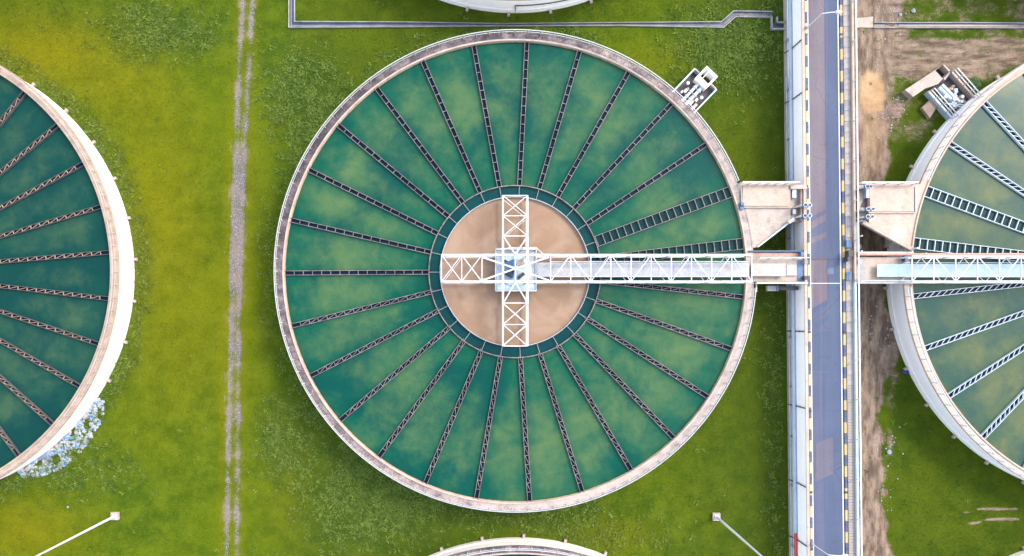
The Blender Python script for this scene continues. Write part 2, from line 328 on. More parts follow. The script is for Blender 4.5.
def launder_mesh(width, step, steel, rung, brace, floor, r0=8.2, r1=21.92, braces_only=False):
    m = MB(); h = width / 2
    for s in (-1, 1): m.box(((r0 + r1) / 2, s * h, ZW + 0.06), (r1 - r0, 0.045, 0.40))
    if floor: m.mat(2).box(((r0 + r1) / 2, 0, ZW - 0.02), (r1 - r0, width - 0.06, 0.10)); m.mat(0)
    return m.mesh('effluent_launder', [steel, rung, floor or steel])
def rung_shadow_mesh(width, step, rung, diag, r0=8.2, r1=21.92, skip=0):
    m = MB(); h = width / 2 - 0.03; n = int((r1 - r0) / step)
    for i in range(1, n + 1):
        x = r0 + i * step - 0.25
        if x > r1 - 0.1: break
        if diag < 2: m.box((x, 0, ZW + 0.19), (0.05, 2 * h, 0.10))
        if diag: m.bar((x - step + 0.05, -h, ZW + 0.17), (x - 0.05, h, ZW + 0.17), 0.045, 0.08)  # zigzag of light and shadow on the rungs, built as diagonal bars
    return m.mesh('rungs_and_shadow_zigzag', [rung])

def make_tank(key, label, wall='wall_cream', rim='rim_pale', kerb='rim_pale', water='water_c', rail='rail_grey', detail=2,
              spokes=(), steel='launder_steel', rung='launder_steel', diag=lambda a: 0, wide=(), pads=True, inner='rust_edge', lw=0.39, gap=None):
    cx, cy = TC[key] if isinstance(key, str) else key
    root = thing('settling_tank', label, 'settling tank', (cx, cy, 0), 'round settling tanks of the treatment works')
    L = (0, 0, 0)
    MB().ring(R_OUT - 0.35, R_OUT - 0.08, 0.75, 3.22).build('outer_wall', wall, root, L)
    MB().ring(R_OUT - 0.4, R_OUT + 0.04, -0.4, 0.70).build('plinth', wall, root, L)
    MB().ring(R_OUT - 0.36, R_OUT - 0.14, 0.70, 0.75).build('plinth_joint', 'dark', root, L)
    MB().ring(R_IN + 0.14, R_OUT + 0.27, 3.22, 3.42).build('walkway', rim, root, L)
    MB().ring(R_IN, R_IN + 0.14, 2.0, 3.52).build('inner_kerb', kerb, root, L)
    MB().ring(R_OUT + 0.24, R_OUT + 0.31, 3.17, 3.45).build('outer_kerb', rim, root, L)
    MB().ring(R_IN - 0.05, R_IN, 2.6, ZW + 0.16).build('weir_plate', inner, root, L)
    if pads:
        pm = MB().box((0, 0, 0.14), (0.42, 0.26, 0.3)).mesh('footing_block', 'rim_pale'); n = 34
        for i in range(n):
            a = 2 * PI * (i + 0.35) / n
            inst('footing_block', pm, root, ((R_OUT + 0.2) * math.cos(a), (R_OUT + 0.2) * math.sin(a), 0), a)
    if detail >= 1:
        rr = R_OUT + 0.22; n = 116; m = MB()
        for i in range(n):
            a = 2 * PI * i / n; c, s = math.cos(a), math.sin(a)
            if gap and (math.degrees(a) - gap[0]) % 360 < gap[1] - gap[0]: continue      # open where the platforms join
            m.box((rr * c, rr * s, 3.42 + 0.43), (0.07, 0.07, 0.86), a)
        stuff(m.build('railing_post', rail, root, L))
        ga = dict(a0=R(gap[1]), a1=R(gap[0] + 360)) if gap else {}
        MB().ring(rr - 0.035, rr + 0.035, 4.26, 4.33, **ga).build('top_rail', rail, root, L)
        MB().ring(rr - 0.025, rr + 0.025, 3.84, 3.89, **ga).build('middle_rail', rail, root, L)
    MB().annulus(8.15, R_IN + 0.01, ZW).build('basin_water', water, root, L)
    if detail >= 2:
        MB().annulus(7.1, 8.15, ZW + 0.004).build('channel_water', 'water_ring', root, L)
        MB().disc(7.12, ZW + 0.01).build('inlet_water', 'water_tan', root, L)
        MB().ring(8.14, 8.22, 2.5, 3.42).build('outer_skirt', 'launder_steel', root, L)
        MB().ring(7.08, 7.14, 2.5, 3.45).build('inner_skirt', 'deck', root, L)
    else:
        MB().disc(8.15, ZW).build('inlet_water', 'water_tan', root, L)
    meshes = {}
    wl = launder_mesh(1.02, 0.72, steel, rung, 0, 'trough_water')
    rg = MB().box((0, 0, 0), (0.06, 0.96, 0.10)).mesh('rung', rung)
    st = MB().bar((7.15, 0, 3.3), (8.14, 0, 3.3), 0.045, 0.06).mesh('skirt_strut', 'concrete_grey')
    for deg in spokes:                       # clockwise from +Y
        a = R(90 - deg)
        if detail >= 2: inst('skirt_strut', st, root, L, a)
        if deg in wide:
            o = inst('collector_launder', wl, root, L, a)
            for k in range(19):
                inst('rung', rg, o, (8.3 + 0.72 * k, 0, ZW + 0.19))
            continue
        d = diag(deg)
        if d not in meshes:
            meshes[d] = (launder_mesh(lw, 0.87, steel, rung, d, 'navy'), rung_shadow_mesh(lw, 0.87 if d < 2 else 0.62, rung, d))
        o = inst('effluent_launder', meshes[d][0], root, L, a)
        stuff(inst('cross_brace', meshes[d][1], o, L))
    return root

csp = [3.0 + 13.333 * i for i in range(27)]
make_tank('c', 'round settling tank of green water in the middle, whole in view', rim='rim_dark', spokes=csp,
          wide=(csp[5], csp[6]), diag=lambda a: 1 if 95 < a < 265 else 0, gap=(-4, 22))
lsp = [15.5 + 11.61 * i for i in range(14)]
make_tank('l', 'dark green settling tank cut off at the left edge, its tall cream wall lit', rim='rim_tan', kerb='rim_tan', water='water_l',
          spokes=lsp, steel='launder_dark', rung='rung_rust', rail='rim_pale', diag=lambda a: 1, lw=0.36)
rsp = [360 - 3.0 - 13.333 * i for i in range(14)]
make_tank('r', 'yellowish green settling tank cut off at the right edge beside the bare earth', wall='wall_white', rim='concrete_pink', kerb='concrete_pink',
          water='water_r', spokes=rsp, steel='launder_blue', rung='launder_blue', rail='steel_blue', wide=(rsp[5], rsp[6]), diag=lambda a: 2, lw=0.46, inner='rim_pale', gap=(158, 184))
make_tank('t', 'settling tank at the top edge above the middle tank, only its pale wall showing', wall='wall_white', detail=1)
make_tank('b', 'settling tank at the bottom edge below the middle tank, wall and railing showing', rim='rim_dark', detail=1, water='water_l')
make_tank((-58.6, 53.6), 'settling tank at the upper left corner of the field, a sliver of pale wall', detail=1)
make_tank((-58.6, -44.0), 'settling tank at the lower left corner beyond the ground lamp, a sliver of wall', detail=1)
make_tank((61.0, 53.2), 'settling tank at the upper right corner past the drain, a sliver of pale wall', detail=1)
make_tank((60.6, -43.9), 'settling tank at the lower right corner below the tyre ruts, a sliver of wall', detail=1)

# thin conduit on the wall of the upper tank
m = MB(); 
pts = [(R_OUT + 0.0) * np.array((math.cos(a), math.sin(a))) for a in np.linspace(R(270), R(297), 16)]
for a, b in zip(pts[:-1], pts[1:]): m.tube((TC['t'][0] + a[0], TC['t'][1] + a[1], 1.5), (TC['t'][0] + b[0], TC['t'][1] + b[1], 1.5), 0.05, 6)
m.tube((TC['t'][0] + pts[0][0], TC['t'][1] + pts[0][1], 0.1), (TC['t'][0] + pts[0][0], TC['t'][1] + pts[0][1], 1.5), 0.05, 6)
tag(m.build('cable_conduit', 'dark', None, (0, 0, 0)), 'thin dark conduit bending along the pale wall at the top edge', 'conduit')

# ------------------------------------------------------------------ bridges and trusses
ZT, ZB = 5.6, 3.75                # top and bottom chords
def truss(root, ax, p0, p1, off0, off1, step, steel, xbrace=False, zt=ZT, zb=ZB, w=0.16, first=0):
    """ax 'x' or 'y': runs along that axis from p0 to p1, its two planes at off0 and off1 on the other axis"""
    q = (lambda u, v, z: (u, v, z)) if ax == 'x' else (lambda u, v, z: (v, u, z))
    for v in (off0, off1):
        MB().bar(q(p0, v, zt), q(p1, v, zt), w, 0.16).build('top_chord', steel, root)
        MB().bar(q(p0, v, zb), q(p1, v, zb), w * 0.8, 0.16).build('bottom_chord', steel, root)
    n = max(1, round((p1 - p0) / step)); us = [p0 + (p1 - p0) * i / n for i in range(n + 1)]
    for i, u in enumerate(us):
        MB().bar(q(u, off0, zt - 0.01), q(u, off1, zt - 0.01), 0.085, 0.08).build('cross_strut', steel, root)
        for v in (off0, off1): MB().bar(q(u, v, zb), q(u, v, zt), 0.08, 0.08).build('upright', steel, root)
        if i < n:
            u1 = us[i + 1]
            for v in (off0, off1):
                a, b = ((u, zb), (u1, zt)) if i % 2 == first else ((u, zt), (u1, zb))
                MB().bar(q(a[0], v, a[1]), q(b[0], v, b[1]), 0.065, 0.065).build('side_diagonal', steel, root)
            d = [(off0, off1), (off1, off0)]
            for k, (va, vb) in enumerate(d):
                if xbrace or k == (i + first) % 2:
                    MB().bar(q(u, va, zt + 0.012 * k), q(u1, vb, zt + 0.012 * k), 0.07, 0.06).build('lateral_brace', steel, root)
            va, vb = d[i % 2]
            MB().bar(q(u, va, zb), q(u1, vb, zb), 0.05, 0.05).build('floor_brace', steel, root)

Y0, Y1 = 3.72, 6.16
BX0, BX1 = 2.09 + 3.2, 23.75
br = thing('access_bridge', 'white steel truss footbridge from the road platform to the middle tank centre', 'bridge', (BX0, 4.93, ZB), 'truss footbridges over the tanks')
truss(br, 'x', BX0, BX1, Y0, Y1, 1.76, 'steel_white')
nd = 14; BX2 = P(537, 0, ZB)[0]
for i in range(nd):
    a = BX2 + (BX1 + 0.4 - BX2) * i / nd; b = BX2 + (BX1 + 0.4 - BX2) * (i + 1) / nd
    MB().box(((a + b) / 2, 4.93, ZB + 0.14), (b - a - 0.012, 1.34, 0.06)).build('deck_plate', 'deck', br)
for s in (-1, 1):
    for zz in (4.35, 4.85): MB().bar((BX0, 4.93 + s * 0.7, zz), (BX1, 4.93 + s * 0.7, zz), 0.045).build('handrail', 'steel_white', br)

br2 = thing('access_bridge', 'pale blue decked truss footbridge over the right tank', 'bridge', (40.0, 4.93, ZB), 'truss footbridges over the tanks')
RX0, RX1 = P(912, 0, ZT)[0], 58.5
truss(br2, 'x', RX0, RX1, Y0, 6.05, 2.03, 'steel_white')
DX0 = P(877, 0, 3.9)[0]
for i in range(11):
    a = DX0 + (RX1 - DX0) * i / 11; b = DX0 + (RX1 - DX0) * (i + 1) / 11
    MB().box(((a + b) / 2, 4.86, ZB + 0.14), (b - a - 0.012, 1.2, 0.06)).build('deck_plate', 'deck_blue', br2)
for s in (-1, 1):
    MB().bar((RX0, 4.86 + s * 0.66, 4.6), (RX1, 4.86 + s * 0.66, 4.6), 0.045).build('handrail', 'steel_blue', br2)
rp = thing('service_pipe', 'faded red pipe running along the upper side of the right footbridge', 'pipe', (40, 6.4, 3.8))
MB().tube(P(858, 254.5, 3.8), (60, P(0, 254, 3.8)[1], 3.8), 0.11).build('pipe_run', 'pipe_orange', rp)
for x in (37, 41, 45, 49, 53): MB().box((x, P(0, 254.2, 3.8)[1], 3.64), (0.12, 0.3, 0.12)).build('pipe_bracket', 'steel_white', rp)

ct = thing('inlet_truss', 'white cross shaped truss standing over the tan inlet water of the middle tank', 'truss', (2.09, 4.93, ZW))
cx, cyy = 2.09, 4.94
XA, XB = P(503, 0, ZT)[0], P(527.5, 0, ZT)[0]
truss(ct, 'x', P(441.5, 0, ZT)[0], P(482, 0, ZT)[0], Y0, Y1, 1.85, 'steel_white', True)
truss(ct, 'y', P(0, 236, ZT)[1], P(0, 195.5, ZT)[1], XA, XB, 1.87, 'steel_white', True)
truss(ct, 'y', P(0, 346, ZT)[1], P(0, 303, ZT)[1], XA, XB, 1.95, 'steel_white', True)
def cb(a, b, w=0.13, name='centre_brace', z=ZT): MB().bar(P(*a, z), P(*b, z + 0.01), w, 0.12).build(name, 'steel_white', ct)
for v in (Y0, Y1):
    MB().bar((P(482, 0, ZT)[0], v, ZT), (BX0, v, ZT), 0.19, 0.16).build('top_chord', 'steel_white', ct)
    MB().bar((P(482, 0, ZT)[0], v, ZB), (BX0, v, ZB), 0.15, 0.16).build('bottom_chord', 'steel_white', ct)
for v in (XA, XB):
    MB().bar((v, P(0, 303, ZT)[1], ZT - 0.03), (v, P(0, 236, ZT)[1], ZT - 0.03), 0.19, 0.16).build('top_chord', 'steel_white', ct)
    MB().bar((v, P(0, 303, ZT)[1], ZB - 0.2), (v, P(0, 236, ZT)[1], ZB - 0.2), 0.15, 0.16).build('bottom_chord', 'steel_white', ct)
for i, a in enumerate(((482, 257), (482, 280.5), (549, 257), (549, 280.5))): cb(a, (515.5, 268.5), 0.15, z=ZT + 0.02 * i)
cb((515.4, 252), (515.4, 283), 0.12, z=ZT + 0.1)
for i, (a, b) in enumerate((((504, 237), (515, 254)), ((527, 237), (515.8, 254)), ((504, 302), (515, 283)), ((527, 302), (515.8, 283)))): cb(a, b, 0.11, z=ZT + 0.12 + 0.02 * i)
for px in (482, 503, 527.5, 549):
    for v in (Y0, Y1): MB().bar((P(px, 0, ZT)[0], v, ZB), (P(px, 0, ZT)[0], v, ZT), 0.12).build('upright', 'steel_white', ct)

pf = thing('drive_platform', 'pale blue drive platform under the crossing of the white trusses', 'platform', (2.09, 4.93, ZW))
zp = 3.98
poly = [P(*q, zp)[:2] for q in ((495.5, 249.5), (536, 249.5), (536, 291), (495.5, 291))]
MB().prism(poly, zp - 0.18, zp).build('platform_plate', 'deck', pf)
MB().ring(0.0001, 1.55, 0, 0.16, 40).build('turntable', 'steel_blue', pf, (0.0, 0.0, zp - ZW + 0.004))
for i in range(4):
    a, b = poly[i], poly[(i + 1) % 4]
    MB().bar((*a, zp + 0.06), (*b, zp + 0.06), 0.09, 0.16).build('toe_board', 'steel_blue', pf)
MB().prism([P(*q, zp)[:2] for q in ((496.5, 257), (505, 257), (505, 290), (496.5, 290))], zp + 0.003, zp + 0.03).build('floor_grating', 'steel_blue', pf)
MB().prism([P(*q, zp)[:2] for q in ((505.3, 284.5), (535, 284.5), (535, 290), (505.3, 290))], zp + 0.003, zp + 0.03).build('floor_grating', 'steel_blue', pf)
for i, q in enumerate(((496, 250), (509, 250), (522, 250), (535.5, 250), (535.5, 290.5), (496, 290.5), (522, 290.5), (509, 290.5))):
    MB().bar(P(*q, zp), (*P(*q, zp)[:2], zp + 1.0), 0.07).build('rail_post', 'steel_white', pf)
for zz in (zp + 0.55, zp + 1.0):
    MB().bar((*poly[0], zz), (*poly[1], zz), 0.06).build('handrail', 'steel_white', pf)
    MB().bar((*poly[2], zz), (*poly[3], zz), 0.06).build('handrail', 'steel_white', pf)
# handrail turning down onto the bridge
MB().bar(P(508, 247.5, 4.9), P(536, 247.5, 4.9), 0.07).build('handrail', 'steel_white', pf)
MB().bar(P(536, 247.5, 4.9), P(544.5, 255, 4.9), 0.07).build('handrail', 'steel_white', pf)

dv = thing('scraper_drive', 'dark blue geared motor drive at the centre of the platform', 'motor', (*P(511, 268, zp)[:2], zp + 0.16))
z0 = zp + 0.17
MB().box((*P(511, 265, z0)[:2], z0 + 0.3), (1.25, 0.75, 0.6), R(20)).build('gearbox', 'machine_blue', dv)
MB().tube((*P(505, 271, z0)[:2], z0 + 0.4), (*P(514, 276, z0)[:2], z0 + 0.4), 0.32, 14).build('motor_body', 'machine_blue', dv)
for k in range(5):
    t = 0.2 + 0.15 * k; x = 505 + 9 * t; y = 271 + 5 * t
    a = np.array(P(x, y, z0)); d = np.array((0.07, -0.04, 0))
    MB().tube((a[0] - d[0] / 2, a[1] - d[1] / 2, z0 + 0.4), (a[0] + d[0] / 2, a[1] + d[1] / 2, z0 + 0.4), 0.37, 14).build('cooling_fin', 'dark', dv)
MB().box((*P(520, 263, z0)[:2], z0 + 0.35), (0.7, 0.5, 0.7), R(15)).build('control_cabinet', 'concrete_pink', dv)
MB().box((*P(521, 276, z0)[:2], z0 + 0.25), (0.75, 0.3, 0.5), R(40)).build('junction_box', 'dark', dv)
MB().tube((*P(515.5, 269, z0)[:2], z0), (*P(515.5, 269, z0)[:2], ZT - 0.1), 0.22, 14).build('centre_shaft', 'steel_blue', dv)
MB().box((*P(506, 262.5, z0)[:2], z0 + 0.18), (0.5, 0.35, 0.36), R(-25)).build('brake_box', 'dark', dv)

# ------------------------------------------------------------------ the elevated road
TILT = 0.0105
def RX(x0, Y, z=ZD): return (x0 - NX + TILT * 44) * (CAM_H - z) / 680 - TILT * Y
def YY(py, z=ZD): return (NY - py) * (CAM_H - z) / 680
YA, YB = -75.0, 75.0
def strip(mb, xa, xb, ya, yb, z0, z1, zr=ZD):
    return mb.prism([(RX(xa, ya, zr), ya), (RX(xb, ya, zr), ya), (RX(xb, yb, zr), yb), (RX(xa, yb, zr), yb)], z0, z1)
road = tag(strip(MB(), 808.2, 854, YA, YB, -0.5, ZD - 0.06).build('road', 'asphalt_lit', None, (0, 0, 0)), kind='structure')
# surface strips: sunlit and shadowed road tones put into the asphalt colour
def tone_strip(name, mat, xa, xb, ya, yb, dz): return strip(MB(), xa, xb, YY(ya), YY(yb), ZD - 0.06, ZD + dz).build(name, mat, road)
tone_strip('light_shade_strip', 'asphalt_lit', 810.9, 827.2, 372, -500, -0.02)
tone_strip('light_shade_strip', 'asphalt_shaded', 827.2, 841.6, 372, -500, -0.012)
tone_strip('light_shade_strip', 'asphalt_half_shaded', 810.9, 822, 1100, 372, -0.016)
tone_strip('light_shade_strip', 'asphalt_shaded', 822, 841.6, 1100, 372, -0.012)
def patch(mat, pts, dz=-0.004):  # areas of painted light and cast shadow on the road
    return MB().prism([P(*q, ZD)[:2] for q in pts], ZD - 0.05, ZD + dz).build('light_shade_patch', mat, road)
patch('light_shade_patch', ((816, 443), (833, 437), (833, 474), (815, 482)))
patch('asphalt_shaded', ((812.5, 308), (833, 297), (840.5, 297), (840.5, 371.5), (812.5, 371.5)), -0.008)
patch('asphalt_half_shaded', ((813, 313), (829, 304), (829.5, 313), (813.4, 325)), -0.004)
patch('asphalt_half_shaded', ((816, 329.5), (829, 320), (830, 331), (816, 332)), -0.003)
patch('asphalt_half_shaded', ((811.5, 217), (828, 208), (828, 212), (811.5, 222)), -0.008)
patch('asphalt_half_shaded', ((811.8, 229), (828, 219), (828, 231), (811.8, 238)), -0.008)
patch('asphalt_half_shaded', ((811.9, 244), (828, 236), (828, 258), (811.9, 258)), -0.008)
strip(MB(), 811, 841.5, YY(259.9), YY(258.7), ZD - 0.05, ZD + 0.002).build('expansion_joint', 'dark', road)
strip(MB(), 811, 841.5, YY(283.6), YY(283), ZD - 0.05, ZD + 0.002).build('joint_line', 'line_white', road)
# manhole cover in the right lane
mh = MB(); mh.box((*P(830.5, 271, ZD)[:2], ZD - 0.01), (0.62, 0.62, 0.04), TILT).build('manhole_cover', 'manhole', road)
for xa, xb in ((809.7, 811.0), (840.2, 841.5)):
    for k in range(16):
        y0 = YA + (YB - YA) * k / 16; y1 = YA + (YB - YA) * (k + 1) / 16
        strip(MB(), xa, xb, y0, y1 - 0.01, ZD - 0.05, ZD + 0.004).build('edge_line', 'line_white', road)
# kerbs of painted blocks
for side, xa, xb, my in (('l', 807.3, 809.6, 'kerb_faded'), ('r', 842.3, 844.5, 'kerb_yellow')):
    kb = strip(MB(), xa + 0.5, xb - 0.5, YA, YB, ZD - 0.07, ZD + 0.02).build('kerb', 'concrete_grey', None, (0, 0, 0)); tag(kb, kind='structure')
    BL = 1.04; wd = (xb - xa) * 0.0949
    mm = {}
    for nm in (my, 'kerb_black'):
        q = MB(); q.box((0, 0, 0), (wd, BL - 0.03, 0.2)); mm[nm] = q.mesh('kerb_block', nm)
    y = -36.0 + (0.35 if side == 'l' else 0.0); i = 0
    while y < 40:
        inst('kerb_block', mm[my if i % 2 else 'kerb_black'], kb, (RX((xa + xb) / 2, y), y, ZD + 0.035), TILT); y += BL; i += 1
    for py in (35, 90, 171, 332, 411, 492, 549):
        yy = YY(py); MB().box((RX((xa + xb) / 2, yy), yy, ZD + 0.06), (wd + 0.02, 0.22, 0.17), TILT).build('drain_opening', 'dark', kb)
# left retaining wall, ledge, pipes
rw = thing('retaining_wall', 'long white painted wall holding up the left side of the road', 'wall', (29.7, 0, 0))
WX = lambda Y: RX(807.2, Y)
for k in range(20):
    y0 = YA + 7.5 * k; y1 = y0 + 7.5 - 0.006
    MB().prism([(WX(y0) - 0.22, y0), (WX(y0), y0), (WX(y1), y1), (WX(y1) - 0.22, y1)], -0.3, ZD - 0.02).build('wall_panel', 'wall_white', rw)
MB().prism([(WX(YA) - 0.30, YA), (WX(YA) - 0.02, YA), (WX(YB) - 0.02, YB), (WX(YB) - 0.30, YB)], ZD - 0.018, ZD + 0.1).build('coping', 'concrete_pink', rw)
ld = thing('wall_footing', 'pale concrete ledge along the foot of the white road wall', 'footing', (29.3, 0, 0))
for k in range(30):
    y0 = YA + 5 * k; y1 = y0 + 5 - 0.03
    MB().prism([(WX(y0) - 0.50, y0), (WX(y0) - 0.225, y0), (WX(y1) - 0.225, y1), (WX(y1) - 0.50, y1)], -0.2, 0.22).build('footing_slab', 'concrete_grey' if k % 5 == 2 else 'walk_slab', ld)
sp = thing('service_pipe', 'blue grey pipe running along the foot of the white road wall', 'pipe', (29.4, 0, 0.8))
y0 = YY(531, 0.8)
MB().tube((WX(YB) - 0.42, YB, 1.35), (WX(y0) - 0.42, y0, 1.35), 0.17, 12).build('pipe_run', 'pipe_blue', sp)
MB().tube((WX(y0 + 45) - 0.42, y0 + 45, 0.42), (WX(YA) - 0.42, YA, 0.42), 0.08, 10).build('thin_pipe', 'pipe_blue', sp)
for k in range(22):
    yy = YB - 3 - 4.9 * k
    if yy < y0: break
    MB().box((WX(yy) - 0.42, yy, 0.69), (0.14, 0.16, 0.95)).build('pipe_support', 'concrete_grey', sp)
    MB().tube((WX(yy) - 0.42, yy - 0.06, 1.35), (WX(yy) - 0.42, yy + 0.06, 1.35), 0.185, 12).build('pipe_clamp', 'pipe_blue', sp)
sp2 = thing('service_pipe', 'red pipe at the foot of the white wall near the bottom edge', 'pipe', (29.4, y0, 0.8))
MB().tube((WX(y0) - 0.42, y0 - 0.02, 1.35), (WX(YA) - 0.42, YA, 1.35), 0.14, 12).build('pipe_run', 'pipe_red', sp2)
for k in range(8):
    yy = y0 - 1.5 - 4.0 * k
    MB().box((WX(yy) - 0.42, yy, 0.7), (0.14, 0.16, 1.0)).build('pipe_support', 'concrete_grey', sp2)
for i, (pb, lab) in enumerate(((54, 'dark drain pipe on the white wall below the upper street lamp'), (104, 'dark drain pipe on the white wall second from the top edge'),
                  (331, 'dark drain pipe on the white wall first below the footbridge platform'), (404, 'dark drain pipe on the white wall second below the footbridge platform'),
                  (479, 'dark drain pipe on the white wall above the blue and red pipe joint'), (535, 'dark drain pipe on the white wall crossing the red pipe'))):
    Yb = (NY - pb) * 0.1; Yt = Yb * 1.0
    dp = thing('drain_pipe', lab, 'drain pipe', (WX(Yb) - 0.75, Yb, 0.1), 'drain pipes down the white wall')
    MB().tube((WX(Yb) - 0.29, Yb, 1.3), (WX(Yb) - 0.29, Yb, 3.42), 0.055, 8).build('upper_pipe', 'dark', dp)
    MB().tube((WX(Yb) - 0.55, Yb, 0.26), (WX(Yb) - 0.29, Yb, 1.3), 0.055, 8).build('lower_pipe', 'dark', dp)
    MB().box((WX(Yb) - 0.27, Yb, 2.3), (0.1, 0.2, 0.08)).build('pipe_clip', 'steel_white', dp)
# right pavement and parapet
sw = strip(MB(), 845.3, 852.2, YA, YB, ZD - 0.08, ZD + 0.02).build('sidewalk', 'concrete_grey', None, (0, 0, 0)); tag(sw, kind='structure')
sww = (851.9 - 845.4) * 0.0949
sl1 = MB().box((0, 0, 0), (sww, 0.97, 0.1)).mesh('paving_slab', 'walk_slab'); sl2 = MB().box((0, 0, 0), (sww, 0.235, 0.1)).mesh('paving_slab', 'walk_slab')
slb = MB().box((0, 0, 0), (sww, 0.97, 0.1)).mesh('paving_slab', 'concrete_grey')
y = 32.0; i = 0
while y > -24:
    big = y > YY(385); st = 1.0 if big else 0.27
    inst('paving_slab', (slb if (i * 7) % 11 < 2 else sl1) if big else sl2, sw, (RX(848.65, y - st / 2), y - st / 2, ZD + 0.06 + 0.006 * math.sin(i * 2.3)), TILT); y -= st; i += 1
# blue cabinet lids set in the pavement
pp = thing('parapet', 'low pale parapet with a pale blue rail along the right side of the road', 'parapet', (34, 0, ZD))
for k in range(40):
    y0 = YA + 3.75 * k; y1 = y0 + 3.75 - 0.02
    strip(MB(), 852.3, 854.2, y0, y1, ZD - 0.1, ZD + 0.42).build('parapet_block', 'concrete_pink' if y0 > YY(300) else 'steel_blue', pp)
    yy = y0 + 0.2
    MB().bar((RX(853.3, yy), yy, ZD + 0.42), (RX(853.3, yy), yy, ZD + 0.95), 0.09).build('rail_post', 'steel_blue', pp)
MB().bar((RX(853.3, YA), YA, ZD + 0.97), (RX(853.3, YB), YB, ZD + 0.97), 0.13, 0.07).build('handrail', 'steel_white', pp)
rw2 = thing('retaining_wall', 'grey wall holding up the right side of the road above the bare earth', 'wall', (34.4, 0, 0))
for k in range(20):
    y0 = YA + 7.5 * k; y1 = y0 + 7.5 - 0.025
    strip(MB(), 854.4, 856.6, y0, y1, -0.3, ZD - 0.12).build('wall_panel', 'concrete_grey', rw2)
# street lamps on the left kerb
for (bx, by), lab in (((806.6, 28), 'curved arm street lamp reaching over the road at the top'), ((812.4, 544), 'curved arm street lamp reaching over the road at the bottom edge')):
    b = P(bx, by, ZD + 0.1); lp = thing('street_lamp', lab, 'street lamp', b, 'street lamps on the road')
    MB().box((b[0], b[1], b[2] + 0.06), (0.26, 0.26, 0.16)).build('base_plate', 'concrete_grey', lp)
    MB().tube(b, (b[0], b[1], 6.6), 0.065, 10, 0.05).build('pole', 'steel_white', lp)
    m = MB(); pr = (b[0], b[1], 6.6)
    for k in range(1, 6):
        t = k / 5; q = (b[0] + 1.15 * t, b[1], 6.6 + 0.3 * math.sin(t * PI / 2)); m.tube(pr, q, 0.05, 8); pr = q
    m.build('arm', 'steel_white', lp)
    hd = MB(); 
    for k in range(6):
        a, c = k / 6, (k + 1) / 6; ww = lambda t: 0.06 + 0.13 * math.sin(PI * (0.15 + 0.8 * t))
        hd.tube((pr[0] + 0.55 * a - 0.05, pr[1], pr[2]), (pr[0] + 0.55 * c - 0.05, pr[1], pr[2]), ww(a), 10, ww(c))
    h = hd.build('lamp_head', 'steel_white', lp)
    MB().box((pr[0] + 0.25, pr[1], pr[2] - 0.17), (0.36, 0.18, 0.06)).build('lens', 'deck', h)
# floodlight masts on the grass
for (bx, by), lab in (((115.8, 515.5), 'tall white lamp mast leaning out of view on a concrete pad in the left grass'),
                      ((715.8, 516.3), 'tall lamp mast on a square pad in the grass between tank and road')):
    b = P(bx, by, 0); lp = thing('lamp_mast', lab, 'lamp mast', b, 'lamp masts standing in the grass')
    MB().box((b[0], b[1], 0.1), (0.75, 0.75, 0.4)).build('base_pad', 'rim_pale', lp)
    MB().box((b[0], b[1], 0.33), (0.42, 0.42, 0.05)).build('base_plate', 'steel_blue', lp)
    MB().tube((b[0], b[1], 0.3), (b[0], b[1], 13.0), 0.13, 12, 0.07).build('pole', 'steel_white', lp)
    MB().bar((b[0] - 0.9, b[1], 13.0), (b[0] + 0.9, b[1], 13.0), 0.1).build('cross_arm', 'steel_white', lp)
    for s in (-0.8, 0.8): MB().box((b[0] + s, b[1] - 0.1, 13.1), (0.4, 0.5, 0.16)).build('floodlight', 'dark', lp)

# ------------------------------------------------------------------ inlet platforms beside the road
def poly(pts, z): return [P(*q, z)[:2] for q in pts]
def rail(root, pts, z, h=0.9, step=1.0, mat='steel_white', w=0.07, two=True):
    for a, b in zip(pts[:-1], pts[1:]):
        a = np.array(a); b = np.array(b); L = np.linalg.norm(b - a); n = max(1, round(L / step))
        for zz in ((z + h * 0.5, z + h) if two else (z + h,)): MB().bar((*a, zz), (*b, zz), w, w).build('handrail', mat, root)
        for i in range(n + 1):
            q = a + (b - a) * i / n; MB().bar((*q, z), (*q, z + h), w * 0.95).build('rail_post', mat, root)
def arc_rim(tc, y0, y1, side, r=R_OUT + 0.31, n=8):
    out = []
    for i in range(n + 1):
        y = y0 + (y1 - y0) * i / n; out.append((TC[tc][0] + side * math.sqrt(r * r - (y - TC[tc][1]) ** 2), y))
    return out
# left platform
lpz = 3.46
il = thing('inlet_platform', 'beige concrete inlet platform between the middle tank and the road', 'platform', (*P(768, 215, 0)[:2], 0), 'concrete inlet platforms beside the road')
ya, yb = YY(183.5, lpz), YY(247.5, lpz)
rim = arc_rim('c', ya, yb, 1)
MB().prism(rim + [P(757, 247.5, lpz)[:2], P(789, 222.5, lpz)[:2], P(790.5, 222.5, lpz)[:2], P(790.5, 183.5, lpz)[:2]], 2.85, lpz).build('platform_slab', 'concrete', il)
MB().prism(poly(((743, 186.5), (788.5, 186.5), (788.5, 206), (742.3, 206)), lpz + 0.1), lpz + 0.002, lpz + 0.11).build('cover_slab', 'concrete_pink', il)
MB().bar(P(743, 207.4, lpz + 0.05), P(791, 207.4, lpz + 0.05), 0.10, 0.3).build('dividing_upstand', 'rim_pale', il)
MB().bar(P(741.3, 187.5, lpz + 0.05), P(741.6, 206, lpz + 0.05), 0.10, 0.16).build('dividing_upstand', 'concrete_grey', il)
MB().bar(P(757.5, 247, lpz + 0.12), P(789, 222.6, lpz + 0.12), 0.12, 0.26).build('edge_beam', 'steel_blue', il)
